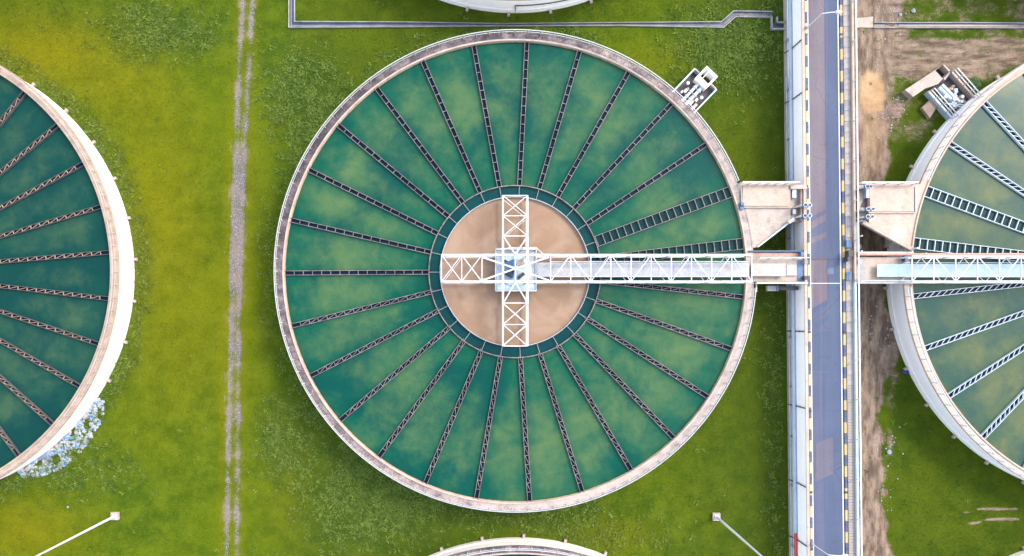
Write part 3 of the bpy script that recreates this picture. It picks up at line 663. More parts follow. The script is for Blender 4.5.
for q in ((748, 200), (786, 190), (786, 216), (750, 238)): MB().box((*P(*q, 1.4)[:2], 1.35), (0.5, 0.5, 3.0)).build('pier', 'concrete_grey', il)
rail(il, [P(739.5, 183.8, lpz)[:2], P(795, 183.8, lpz)[:2]], lpz, 0.85, 0.95, w=0.1)
MB().box((*P(741, 204.6, lpz)[:2], lpz + 0.2), (0.3, 0.3, 0.4)).build('valve_stand', 'machine_blue', il)
MB().box((*P(741, 208.5, lpz)[:2], lpz + 0.14), (0.36, 0.24, 0.28)).build('valve_stand', 'machine_blue', il)
# gate bay next to the road
gb = thing('gate_bay', 'recessed sluice bay between the platform and the road on the left side', 'sluice bay', (*P(798, 203, 0)[:2], 0), 'sluice bays at the road edge')
MB().prism(poly(((790.8, 184), (806, 184), (806, 222), (790.8, 222)), 3.0), 2.3, 2.95).build('bay_floor', 'concrete', gb)
MB().bar(P(789.8, 187, lpz), P(807.5, 187, lpz), 0.4, 0.35).build('bay_beam', 'rim_pale', gb)
MB().bar(P(800.5, 187, 3.2), P(800.5, 221, 3.2), 0.16, 0.5).build('bay_wall', 'rim_tan', gb)
MB().box((*P(793.2, 194, 3.2)[:2], 3.2), (0.38, 0.8, 0.5)).build('blue_cover', 'pipe_blue', gb)
MB().box((*P(793.2, 212, 3.2)[:2], 3.2), (0.3, 0.45, 0.5)).build('blue_cover', 'pipe_blue', gb)
def gate_gear(name, pts, lab):
    a, b = pts; g = thing('sluice_gate', lab, 'sluice gate', P((a[0] + b[0]) / 2, (a[1] + b[1]) / 2, ZD), 'sluice gate hoists at the road edge')
    zt = 4.6
    pa = np.array(P(*a, ZD)[:2]); pb = np.array(P(*b, ZD)[:2])
    for q in (pa, pb): MB().bar((*q, 2.6), (*q, zt), 0.12).build('gate_post', 'steel_white', g)
    MB().bar((*pa, zt), (*pb, zt), 0.16, 0.12).build('cross_head', 'steel_blue', g)
    MB().bar((*pa, 3.5), (*pb, 3.5), 0.12, 0.14).build('lower_beam', 'dark', g)
    for t in (0.3, 0.7):
        q = pa + (pb - pa) * t
        MB().box((*q, zt + 0.18), (0.3, 0.26, 0.26)).build('gear_head', 'machine_blue', g)
        MB().tube((*q, 2.4), (*q, zt + 0.75), 0.035, 8).build('spindle', 'launder_steel', g)
        MB().ring(0.16, 0.2, 0, 0.04, 16).build('hand_wheel', 'steel_white', g, tuple(np.array((*q, zt + 0.38)) - np.array(wloc(g))))
    MB().prism([tuple(pa + (0.1, 0.02)), tuple(pb + (-0.1, 0.02)), tuple(pb + (-0.1, 0.08)), tuple(pa + (0.1, 0.08))], 1.6, 3.3).build('gate_leaf', 'dark', g)
gate_gear('a', ((795, 207.5), (806, 207.5)), 'sluice hoist in the left bay, the upper of two side by side')
gate_gear('b', ((794.5, 218), (806, 218)), 'sluice hoist in the left bay, the lower of two by the diagonal edge')
MB().bar(P(788.5, 222.5, ZD + 0.4), P(794, 219, ZD + 0.4), 0.3, 0.25).build('bay_strut', 'steel_white', gb)
# left bridge abutment strip
ab = thing('bridge_abutment', 'concrete landing where the white footbridge meets the road', 'landing', (*P(775, 269, 0)[:2], 0), 'footbridge landings at the road')
ya, yb = YY(257, lpz), YY(281.5, lpz); rim = arc_rim('c', ya, yb, 1)
MB().prism(rim + [P(806.5, 281.5, lpz)[:2], P(806.5, 257, lpz)[:2]], 2.8, lpz - 0.01).build('landing_slab', 'concrete', ab)
MB().prism(poly(((752, 263.5), (786, 263.5), (786, 276), (752, 276)), 4.0), 3.72, 3.97).build('ramp_plate', 'deck_rust', ab)
MB().prism(poly(((797.5, 259.5), (804, 259.5), (804, 281), (797.5, 281)), lpz + 0.04), lpz - 0.008, lpz + 0.04).build('blue_hatch', 'hatch_blue', ab)
MB().prism(poly(((790.5, 268.5), (794.5, 268.5), (794.5, 272.5), (790.5, 272.5)), lpz + 0.03), lpz - 0.008, lpz + 0.03).build('small_hatch', 'steel_blue', ab)
MB().prism(poly(((786.5, 264.5), (797, 264.5), (797, 275.5), (786.5, 275.5)), 3.6), lpz - 0.008, 3.62).build('walkway_plate', 'deck', ab)
rail(ab, [P(757, 258.3, lpz)[:2], P(806, 258.3, lpz)[:2]], lpz, 0.8, 1.2, w=0.06)
for k, q in enumerate(((801, 254), (804.5, 262), (804.5, 278))): MB().box((*P(*q, 3.7)[:2], 3.75), (0.3, 0.35, 0.6)).build('fitting_box', ('machine_blue', 'concrete_grey', 'dark')[k], ab)
for q in ((770, 260), (800, 279), (770, 279), (800, 260)): MB().box((*P(*q, 1.4)[:2], 1.3), (0.4, 0.4, 3.0)).build('pier', 'concrete_grey', ab)
for py, mt, zz in ((251.6, 'channel_blue', 3.4), (254.6, 'pipe_orange', 3.42), (256.2, 'rim_pale', 3.4)):
    MB().tube(P(748, py, zz), P(807, py, zz), 0.11, 8).build('pipe_run', mt, ab)
MB().bar(P(754, 253, 3.3), P(806, 253, 3.3), 0.5, 0.1).build('pipe_shelf', 'concrete_grey', ab)
rail(ab, [P(755.5, 283.3, lpz)[:2], P(806, 283.3, lpz)[:2]], lpz - 0.2, 0.5, 1.6, w=0.12, two=False)
MB().bar(P(756.3, 283, 3.2), P(756.3, 292, 3.2), 0.1).build('rail_return', 'steel_white', ab)
MB().bar(P(755.5, 282.6, lpz - 0.05), P(806.5, 282.6, lpz - 0.05), 0.16, 0.5).build('edge_beam', 'rim_pale', ab)
bx = thing('cable_tray', 'dark cable tray with a blue end under the lower side of the landing', 'cable tray', P(783, 288, 2.6))
MB().prism(poly(((767.5, 285.8), (778.5, 285.8), (778.5, 291), (767.5, 291)), 2.7), 2.3, 2.7).build('tray_end', 'concrete_grey', bx)
MB().prism(poly(((779, 286), (799, 286), (799, 290), (779, 290)), 2.7), 2.35, 2.66).build('tray_body', 'dark', bx)
MB().bar(P(777.8, 285.5, 2.78), P(777.8, 291, 2.78), 0.12, 0.1).build('tray_clamp', 'machine_blue', bx)
# drum post at the lower side of the landing
# right platform
ir = thing('inlet_platform', 'pinkish concrete inlet platform between the road and the right tank', 'platform', (*P(892, 215, 0)[:2], 0), 'concrete inlet platforms beside the road')
ya, yb = YY(184, lpz), YY(248, lpz); rim = arc_rim('r', ya, yb, -1)
MB().prism(rim + [P(908, 248, lpz)[:2], P(869, 222.5, lpz)[:2], P(868.5, 184, lpz)[:2]], 2.85, lpz).build('platform_slab', 'concrete_pink', ir)
MB().prism(poly(((870, 187), (914, 187), (914, 211.5), (870, 211.5)), lpz + 0.1), lpz + 0.002, lpz + 0.10).build('cover_slab', 'concrete_pink', ir)
MB().bar(P(868, 212.7, lpz + 0.06), P(915, 212.7, lpz + 0.06), 0.1, 0.2).build('dividing_upstand', 'rim_pale', ir)
MB().bar(P(915.5, 187, lpz + 0.06), P(915.5, 212, lpz + 0.06), 0.1, 0.2).build('dividing_upstand', 'steel_blue', ir)
MB().bar(P(862, 222, lpz + 0.15), P(911.5, 249.5, lpz + 0.15), 0.34, 0.4).build('edge_beam', 'rim_pale', ir)
MB().prism(poly(((889, 236), (896, 238), (889.5, 246), (889, 246.5)), 2.6), 1.9, 2.6).build('corbel', 'concrete', ir)
for q in ((874, 200), (905, 195), (876, 216), (905, 236)): MB().box((*P(*q, 1.4)[:2], 1.35), (0.5, 0.5, 3.0)).build('pier', 'concrete_grey', ir)
rail(ir, [P(857, 184, lpz)[:2], P(913, 184, lpz)[:2]], lpz, 0.85, 1.4, w=0.1)
MB().prism(poly(((890, 233), (898, 228), (907, 231), (903, 237), (896, 240)), lpz + 0.3), lpz + 0.003, [lpz + 0.1, lpz + 0.22, lpz + 0.16, lpz + 0.08, lpz + 0.15]).build('white_sack', 'wall_white', ir)
gr = thing('gate_bay', 'recessed sluice bay between the road parapet and the right platform', 'sluice bay', (*P(862, 203, 0)[:2], 0), 'sluice bays at the road edge')
MB().prism(poly(((857.5, 185), (868.2, 185), (868.2, 222), (857.5, 222)), 3.1), 2.3, 3.1).build('bay_floor', 'concrete', gr)
MB().box((*P(866.5, 193, 3.3)[:2], 3.3), (0.3, 1.0, 0.5)).build('blue_cover', 'pipe_blue', gr)
MB().prism(poly(((864, 199), (868, 198), (868, 207), (861, 207)), 3.2), 3.1, 3.14).build('wet_floor', 'chamber_floor', gr)
MB().box((*P(857.6, 201, 3.4)[:2], 3.3), (0.1, 1.8, 0.5)).build('bay_wall', 'rim_tan', gr)
gate_gear('c', ((856, 189.5), (865, 189.5)), 'sluice hoist in the right bay, nearest the white top rail')
gate_gear('d', ((856, 211.5), (868, 211.5)), 'sluice hoist in the right bay, in the middle of three')
gate_gear('e', ((856, 219), (867, 219)), 'sluice hoist in the right bay, nearest the triangular opening')
ar = thing('bridge_abutment', 'concrete landing where the pale blue footbridge meets the road', 'landing', (*P(885, 269, 0)[:2], 0), 'footbridge landings at the road')
ya, yb = YY(257, lpz), YY(281.5, lpz); rim = arc_rim('r', ya, yb, -1)
MB().prism(rim + [P(857, 281.5, lpz)[:2], P(857, 257, lpz)[:2]], 2.8, lpz - 0.01).build('landing_slab', 'concrete_pink', ar)
MB().prism(poly(((858.5, 259), (865, 259), (865, 283), (858.5, 283)), lpz + 0.03), lpz - 0.008, lpz + 0.03).build('grey_hatch', 'concrete_grey', ar)
MB().bar(P(856, 282.8, lpz), P(912, 282.8, lpz), 0.14, 0.5).build('edge_beam', 'steel_white', ar)
MB().bar(P(857, 252.7, lpz - 0.1), P(912, 252.7, lpz - 0.1), 0.14, 0.5).build('edge_beam', 'steel_blue', ar)
rail(ar, [P(857, 281.3, lpz)[:2], P(911, 281.3, lpz)[:2]], lpz, 0.8, 1.3, 'steel_blue', 0.06)
for k, q in enumerate(((858, 247), (859, 262), (905, 259.5))): MB().box((*P(*q, 3.7)[:2], 3.72), (0.3, 0.4, 0.55)).build('fitting_box', ('dark', 'concrete_grey', 'machine_blue')[k], ar)
for q in ((870, 262), (900, 262), (870, 279), (900, 279)): MB().box((*P(*q, 1.4)[:2], 1.3), (0.4, 0.4, 3.0)).build('pier', 'concrete_grey', ar)
MB().bar(P(911.5, 249, lpz), (*P(911.5, 249, lpz)[:2], lpz + 1.0), 0.14).build('rail_post', 'steel_blue', ar)
MB().bar(P(857, 222, lpz + 0.9), P(857, 252, lpz + 0.9), 0.12).build('handrail', 'steel_white', ar)
for q in ((857, 222), (857, 237), (857, 252)): MB().bar(P(*q, lpz - 0.4), (*P(*q, lpz)[:2], lpz + 0.9), 0.12).build('rail_post', 'steel_white', ar)
cbx = thing('control_box', 'dark and blue control boxes on the right pavement beside the road joint', 'control box', P(848, 256, ZD))
for q, d, mt in (((848.5, 244), (0.45, 0.7, 0.3), 'hatch_blue'), ((848.2, 254), (0.45, 0.6, 0.7), 'dark'), ((846.5, 259.5), (0.3, 0.4, 0.7), 'dark'), ((849, 276), (0.45, 0.8, 0.2), 'hatch_blue')):
    MB().box((*P(*q, ZD + 0.3)[:2], ZD + 0.11 + d[2] / 2), d, TILT).build('cabinet', mt, cbx)

# ------------------------------------------------------------------ valve chambers
def frame(o, u):                    # local frame: u outward from tank (world unit vector), v to its left
    u = np.array(u) / np.linalg.norm(u); v = np.array((-u[1], u[0])); o = np.array(o)
    return lambda a, b: tuple(o + u * a + v * b)
def rect(F, a0, a1, b0, b1): return [F(a0, b0), F(a1, b0), F(a1, b1), F(a0, b1)]
zc = 1.0; ZS = zc - 3.3           # the chambers stand low, at the foot of the tank walls
F = frame(P(684.5, 101.5, zc)[:2], (0.69, 0.72))
vc = thing('valve_chamber', 'open valve chamber with dark floor and white box on the middle tank rim', 'valve chamber', (*F(1.5, 0), 0), 'valve chambers on the tank rims')
MB().prism(rect(F, -1.35, 3.0, -1.45, 1.5), 0, 2.75 + ZS).build('chamber_base', 'chamber_floor', vc)
for b in (-1.45, 1.5): MB().prism(rect(F, -1.3, 3.02, b - 0.07, b + 0.07), 0, zc + 0.1).build('side_wall', 'steel_blue', vc)
MB().prism(rect(F, 2.95, 3.1, -1.38, -0.5), 0, zc + 0.08).build('end_wall', 'rim_pale', vc)
MB().prism(rect(F, 2.95, 3.1, 0.9, 1.43), 0, zc + 0.08).build('end_wall', 'concrete_grey', vc)
wb = MB().prism(rect(F, 2.2, 2.72, -0.68, 0.82), 0, 3.62 + ZS)
for aa in ((3.62, 3.9, -0.68, 0.82), (2.72, 3.62, -0.68, -0.5), (2.72, 3.62, 0.62, 0.82)): wb.prism(rect(F, *aa), 0, 3.62 + ZS)
wb.build('white_box', 'wall_white', vc)
MB().prism(rect(F, 2.73, 3.61, -0.49, 0.61), 0, 2.4 + ZS).build('box_pit', 'pit', vc)
MB().prism(rect(F, 2.72, 3.62, 0.26, 0.34), 3.3 + ZS, 3.58 + ZS).build('pit_divider', 'steel_white', vc)
for b, mt, rr in ((0.22, 'steel_white', 0.15), (-0.28, 'steel_blue', 0.17)):
    MB().tube((*F(-1.3, b), 3.2 + ZS), (*F(2.3, b), 3.2 + ZS), rr, 12).build('outlet_pipe', mt, vc)
    for a in (0.5, 1.1, 1.7): MB().tube((*F(a, b), 3.2 + ZS), (*F(a + 0.09, b), 3.2 + ZS), rr * 1.45, 12).build('pipe_flange', 'steel_white', vc)
for k, (a, b, s, mt) in enumerate(((0.9, 0.65, 0.28, 'steel_white'), (0.6, 0.85, 0.2, 'steel_white'), (1.2, 0.62, 0.22, 'concrete_grey'), (0.8, -0.2, 0.26, 'rung_rust'), (1.0, -0.75, 0.25, 'steel_white'), (0.4, -0.55, 0.3, 'steel_white'), (0.7, -0.6, 0.2, 'concrete_grey'))):
    MB().box((*F(a, b), 2.95 + ZS + s / 2), (s * 1.4, s, s), R(46)).build('valve_body', mt, vc)
for a, b in ((1.55, 1.0), (1.45, -0.95)):
    MB().tube((*F(a, b), 2.75 + ZS), (*F(a, b), 3.3 + ZS), 0.05, 8).build('valve_stem', 'steel_white', vc)
    MB().tube((*F(a, b), 3.28 + ZS), (*F(a, b), 3.36 + ZS), 0.16, 14).build('hand_wheel', 'steel_white', vc)
MB().prism(rect(F, -0.1, 0.65, -1.2, -0.9), 2.75 + ZS, 3.35 + ZS).build('step', 'concrete_pink', vc)
# right chamber
zc = 0.72; ZS = zc - 3.3
F = frame(P(962.5, 107, zc)[:2], (-0.66, 0.75))
v2 = thing('valve_chamber', 'railed valve chamber full of white pipes with a long chute on the right tank rim', 'valve chamber', (*F(1.5, 0), 0), 'valve chambers on the tank rims')
MB().prism(rect(F, -0.1, 3.3, -1.5, 1.45), 0, 2.7 + ZS).build('chamber_base', 'chamber_floor', v2)
for b in (-1.5, 1.5):
    MB().prism(rect(F, -0.3, 3.4, b - 0.09, b + 0.09), 0, zc + 0.05).build('side_wall', 'steel_blue' if b > 0 else 'rim_pale', v2)
    for i in range(5):
        q = F(-0.2 + 0.88 * i, b); MB().bar((*q, zc), (*q, zc + 0.9), 0.07).build('rail_post', 'steel_blue', v2)
    for zz in (0.45, 0.9): MB().bar((*F(-0.2, b), zc + zz), (*F(3.4, b), zc + zz), 0.08).build('handrail', 'steel_white', v2)
pts = ((943.5, 64.5), (951, 72), (946, 80.5), (938, 84), (925, 88.5), (913, 97), (905, 90))
MB().prism(poly(((943.5, 64.5), (936, 70.2), (943, 78.8), (938, 84), (925, 88.5), (913, 97), (905, 90)), zc), 0, [zc + 0.05] * 4 + [zc, zc - 0.1, zc - 0.1]).build('chute', 'rim_pale', v2)
MB().prism(poly(((943.5, 64.5), (951, 72), (950, 73.2), (942.6, 65.6)), zc), 0, 3.38 + ZS).build('chute_wall', 'rim_pale', v2)
MB().prism(poly(((951, 72), (944.5, 80.5), (943, 78.8), (949.6, 71)), zc), 0, 3.38 + ZS).build('chute_wall', 'rim_pale', v2)
MB().prism(poly(((942.6, 66), (949.4, 72), (943.2, 78.4), (936.6, 70.6)), zc), 0, 0.03).build('chute_pit', 'pit', v2)
MB().prism(poly(((922, 107.5), (931, 99), (938, 105), (930, 118)), 0.4), 0, 0.4).build('lower_block', 'rim_tan', v2)
for b in (0.35, 0.75): MB().tube((*F(0.4, b - 0.4), 3.25 + ZS), (*F(3.0, b - 0.25), 3.25 + ZS), 0.2, 12).build('outlet_pipe', 'steel_blue' if b > 0.5 else 'steel_white', v2)
rnd = random.Random(3)
for k in range(24):
    a, b = rnd.uniform(0.25, 2.2), rnd.uniform(-0.95, 0.75); s = rnd.uniform(0.16, 0.36)
    if k % 3 == 0: MB().tube((*F(a, b), 2.7 + ZS), (*F(a, b), 3.3 + s + ZS), s * 0.55, 10).build('valve_column', 'steel_white', v2)
    else: MB().box((*F(a, b), 3.0 + ZS + s / 2), (s * 1.3, s, s * 1.1), rnd.uniform(0, 3)).build('valve_body', rnd.choice(('steel_white', 'steel_white', 'steel_blue', 'rung_rust')), v2)
for b in (0.55, 0.85): MB().bar((*F(0.1, -0.1 + (b - .55)), 3.5 + ZS), (*F(1.6, 1.3), 3.5 + ZS), 0.07).build('inner_rail', 'steel_blue', v2)

# ------------------------------------------------------------------ drainage channels
def channel(label, pts, width=0.5, silt=True, wid=None):
    wid = wid or [1.0] * len(pts)
    pts = [np.array(P(*q)[:2]) for q in pts]; root = thing('drain_channel', label, 'drain', (*pts[0], 0), 'open concrete drains in the grass')
    def offs(d):
        out = []
        for i, p in enumerate(pts):
            dirs = [(pts[j + 1] - pts[j]) / np.linalg.norm(pts[j + 1] - pts[j]) for j in (i - 1, i) if 0 <= j < len(pts) - 1]
            nrm = [np.array((-t[1], t[0])) for t in dirs]; n = sum(nrm); n /= np.linalg.norm(n); k = 1 / max(0.5, n.dot(nrm[0])); out.append(p + n * d * k * wid[i])
        return out
    A, B, D, E_ = offs(width / 2 + 0.07), offs(width / 2), offs(-width / 2), offs(-width / 2 - 0.07); S0, S1 = offs(-0.03), offs(-0.12)
    for i in range(len(pts) - 1):
        MB().prism([tuple(A[i]), tuple(A[i + 1]), tuple(B[i + 1]), tuple(B[i])], -0.05, 0.2).build('channel_wall', 'concrete_grey', root)
        MB().prism([tuple(D[i]), tuple(D[i + 1]), tuple(E_[i + 1]), tuple(E_[i])], -0.05, 0.2).build('channel_wall', 'concrete_grey', root)
        MB().prism([tuple(B[i]), tuple(B[i + 1]), tuple(D[i + 1]), tuple(D[i])], -0.05, 0.012).build('channel_floor', 'channel_blue', root)
        if silt: MB().prism([tuple(S0[i]), tuple(S0[i + 1]), tuple(S1[i + 1]), tuple(S1[i])], 0.012, 0.03).build('silt_streak', 'channel_silt', root)
    return root
channel('narrow concrete drain bending across the grass above the middle tank', ((292, -40), (292, 25), (400, 25), (500, 25.3), (620, 24.6), (722, 25.2), (734, 14.5), (772, 15)), wid=(1, 1, 0.85, 0.42, 0.5, 1, 1, 1))
sb = thing('drain_sump', 'small square concrete sump at the foot of the road wall', 'sump', P(777, 25, 0))
for a, b in (((770.5, 19), (770.5, 30)), ((770, 30), (785, 30)), ((776, 23.5), (785, 23.5)), ((776, 18), (776, 23.5))): MB().bar((*P(*a)[:2], 0.15), (*P(*b)[:2], 0.15), 0.13, 0.4).build('sump_wall', 'concrete_grey', sb)
MB().prism(poly(((771.2, 23), (784, 24.2), (784, 29.4), (771.2, 29.4)), 0), -0.02, 0.03).build('shaded_sump_floor', 'channel_blue', sb)
channel('straight concrete drain running right from the road past the bare earth', ((873, 25.6), (960, 25.8), (1100, 26.5)), 0.42, True)
cs = tag(MB().prism(poly(((856.5, 18), (873, 16.5), (873, 27.5), (856.5, 27.5)), 0.1), -0.1, 0.1).build('cover_slab', 'concrete', None, (0, 0, 0)), 'concrete slab over the drain where the vehicle track crosses', 'slab')

# ------------------------------------------------------------------ ground sheets
def gauss(x, y, cx, cy, sx, sy): return np.exp(-((x - cx) / sx) ** 2 - ((y - cy) / sy) ** 2)
def sm(e0, e1, v): t = np.clip((v - e0) / (e1 - e0), 0, 1); return t * t * (3 - 2 * t)
def weights(X, Y):
    px = NX + X * 10; py = NY - Y * 10                # the photograph's own ground plan, 10 px per metre
    dry = 1.0 * gauss(px, py, 45, 50, 75, 38) + 0.8 * gauss(px, py, 25, 530, 60, 32) + 0.6 * gauss(px, py, 160, 200, 50, 90) + 0.35 * gauss(px, py, 285, 500, 30, 60)
    dry += 0.5 * gauss(px, py, 120, 90, 60, 40) + 0.45 * gauss(px, py, 610, 535, 60, 20) + 0.5 * gauss(px, py, 180, 330, 60, 120) + 0.25 * gauss(px, py, 262, 260, 20, 140) + 0.3 * gauss(px, py, 660, 60, 40, 20)
    dl = np.hypot(px + 90, py - 274) - 224; dc = np.hypot(px - 514, py - 274) - 224
    rank = 0.9 * gauss(px, py, 370, 500, 60, 55) + 0.8 * gauss(px, py, 300, 95, 40, 50) + 0.8 * gauss(px, py, 160, 30, 60, 30) + 0.9 * gauss(px, py, 730, 45, 60, 45) + 0.7 * gauss(px, py, 280, 440, 25, 45)
    rank += 0.6 * gauss(dl, 0, 8, 0, 12, 1) + 0.45 * gauss(dc, 0, 12, 0, 22, 1) * (px < 600) + 0.5 * gauss(px, py, 775, 400, 14, 200) + 0.5 * gauss(px, py, 90, 470, 50, 30) + .4 * gauss(px, py, 600, 535, 90, 25)
    dark_green = sm(600, 760, px) * 0.65 * (px < 850) + 0.55 * sm(860, 900, px) + 0.45 * sm(255, 330, px) * (px < 700) * (1 - sm(600, 660, px)) - 0.3 * gauss(px, py, 640, 60, 60, 40) - 0.35 * gauss(px, py, 620, 530, 90, 30)  # weight of darker green grass, rising towards the road
    dark_green += 0.3 * gauss(px, py, 60, 10, 80, 25)
    wob = 3 * np.sin(py / 17.0) + 2 * np.sin(py / 6.3 + 1)
    right = 888 + wob - 8 * sm(330, 420, py) * (1 - sm(480, 530, py)) + 9 * gauss(py, 0, 350, 0, 40, 1) + 12 * sm(80, 20, py)
    dirt = sm(right + 14, right - 12, px) * 0.92 * sm(850, 857, px)
    dirt = np.maximum(dirt, 0.85 * gauss(px, py, 875, 60, 30, 70)); 
    dirt = np.maximum(dirt, 0.64 * sm(31, 42, py) * sm(96, 62, py + 10 * np.sin(px / 40)) * sm(855, 880, px))
    dirt = np.maximum(dirt, 0.44 * sm(853, 858, px) * sm(190, 130, py)); dirt = np.maximum(dirt, 0.34 * sm(853, 858, px) * sm(1000, 900, px + 0.4 * py))
    dirt = np.maximum(dirt, 0.62 * gauss(px, py, 892, 110, 26, 40)); dirt = np.maximum(dirt, 0.5 * gauss(px, py, 893, 380, 14, 60))
    dirt = np.maximum(dirt, 0.55 * gauss(px, py, 890, 445, 10, 30)); dirt = np.maximum(dirt, 0.6 * gauss(px, py, 885, 492, 8, 8))
    for (x0, y0, x1, y1, h) in ((958, 514, 1020, 509, 4), (962, 526, 1020, 519, 4)):
        t = np.clip((px - x0) / (x1 - x0), 0, 1); d = np.abs(py - (y0 + (y1 - y0) * t - h * np.sin(t * PI) * 0.7)); dirt = np.maximum(dirt, 0.75 * np.exp(-(d / 2.2) ** 2) * sm(x0 - 3, x0 + 8, px) * (1 - sm(x1 - 5, x1 + 6, px)))
    dirt = np.maximum(dirt, 0.52 * gauss(px, py, 155, 450, 5, 5)); dirt = np.maximum(dirt, 0.5 * gauss(px, py, 640, 72, 12, 6))
    sand = sm(0.35, 0.6, gauss(px, py, 872, 92, 15, 24) + 0.08 * np.sin(px / 2.1) * np.sin(py / 3.0)) * 1.0 + 0.5 * gauss(px, py, 872, 130, 12, 30)
    tc = np.interp(py, (-600, 0, 139, 278, 330, 417, 556, 1200), (262, 247.5, 240.5, 235.5, 235, 233.5, 231.5, 222))
    u = px - tc
    sep = np.interp(py, (0, 100, 180, 230, 290, 370, 420, 556), (5.2, 5, 3.5, 4, 4, 4, 4.6, 5.2))
    grav = 0.68 * np.exp(-((u + sep) / 4.0) ** 2) + (0.64 + 0.12 * np.sin(py / 9.0)) * np.exp(-((u - sep) / 4.0) ** 2)
    cen = gauss(py, 0, 220, 0, 90, 1) * 0.6; grav = np.maximum(grav, cen * 1.05 * np.exp(-(u / 8.0) ** 4) + grav * (1 - cen))
    grav *= 0.93 + 0.1 * np.sin(py / 13) + 0.08 * np.sin(py / 5.1 + 2)
    dry = dry + 0.25 * np.exp(-((np.abs(u) - 11) / 5) ** 2) + 0.4 * np.exp(-(u / 8) ** 2)
    dirt = np.maximum(dirt, 0.42 * np.exp(-((np.abs(u) - 9) / 3) ** 2))
    return dict(dry=np.clip(dry, 0, 1), rank=np.clip(rank, 0, 1), dirt=np.clip(dirt, 0, 1), gravel=np.clip(grav, 0, 1), sand=np.clip(sand, 0, 1), dark_green=np.clip(dark_green, 0, 1))
def sheet(name, xs, ys, z):
    X, Y = np.meshgrid(xs, ys); nx, ny = len(xs), len(ys)
    Z = np.full_like(X, z) if np.isscalar(z) else z(X, Y)
    v = np.stack((X, Y, Z), -1).reshape(-1, 3)
    i = np.arange((nx - 1) * (ny - 1)); a = (i // (nx - 1)) * nx + i % (nx - 1)
    f = np.stack((a, a + 1, a + nx + 1, a + nx), 1)
    me = bpy.data.meshes.new(name); me.vertices.add(len(v)); me.vertices.foreach_set('co', v.ravel())
    me.loops.add(f.size); me.loops.foreach_set('vertex_index', f.ravel().astype(np.int32)); me.polygons.add(len(f))
    me.polygons.foreach_set('loop_start', np.arange(0, f.size, 4, dtype=np.int32)); me.update(calc_edges=True)
    for k, wv in weights(X, Y).items():
        at = me.attributes.new(k, 'FLOAT', 'POINT'); at.data.foreach_set('value', wv.ravel().astype(np.float32))
    me.materials.append(M['ground']); o = bpy.data.objects.new(name, me); C.objects.link(o); return tag(o, kind='structure')
far = lambda a, b, s: np.concatenate(([a - 2500, a - 900, a - 300, a - 80], np.arange(a, b, s), [b, b + 80, b + 300, b + 900, b + 2500]))
sheet('ground', far(-56, 60, 0.35), far(-32, 40, 0.35), 0.0)
sheet('gravel_track', np.arange(-28.2, -23.0, 0.12), np.arange(-60, 70, 0.5), 0.004)
sheet('dirt_track', np.arange(35.5, 41.0, 0.18), np.arange(-60, 31, 0.25), lambda X, Y: 0.004 + 0.02 * np.sin(X * 5.0) ** 2 + 0.015 * np.sin(Y * 0.9 + X * 3))

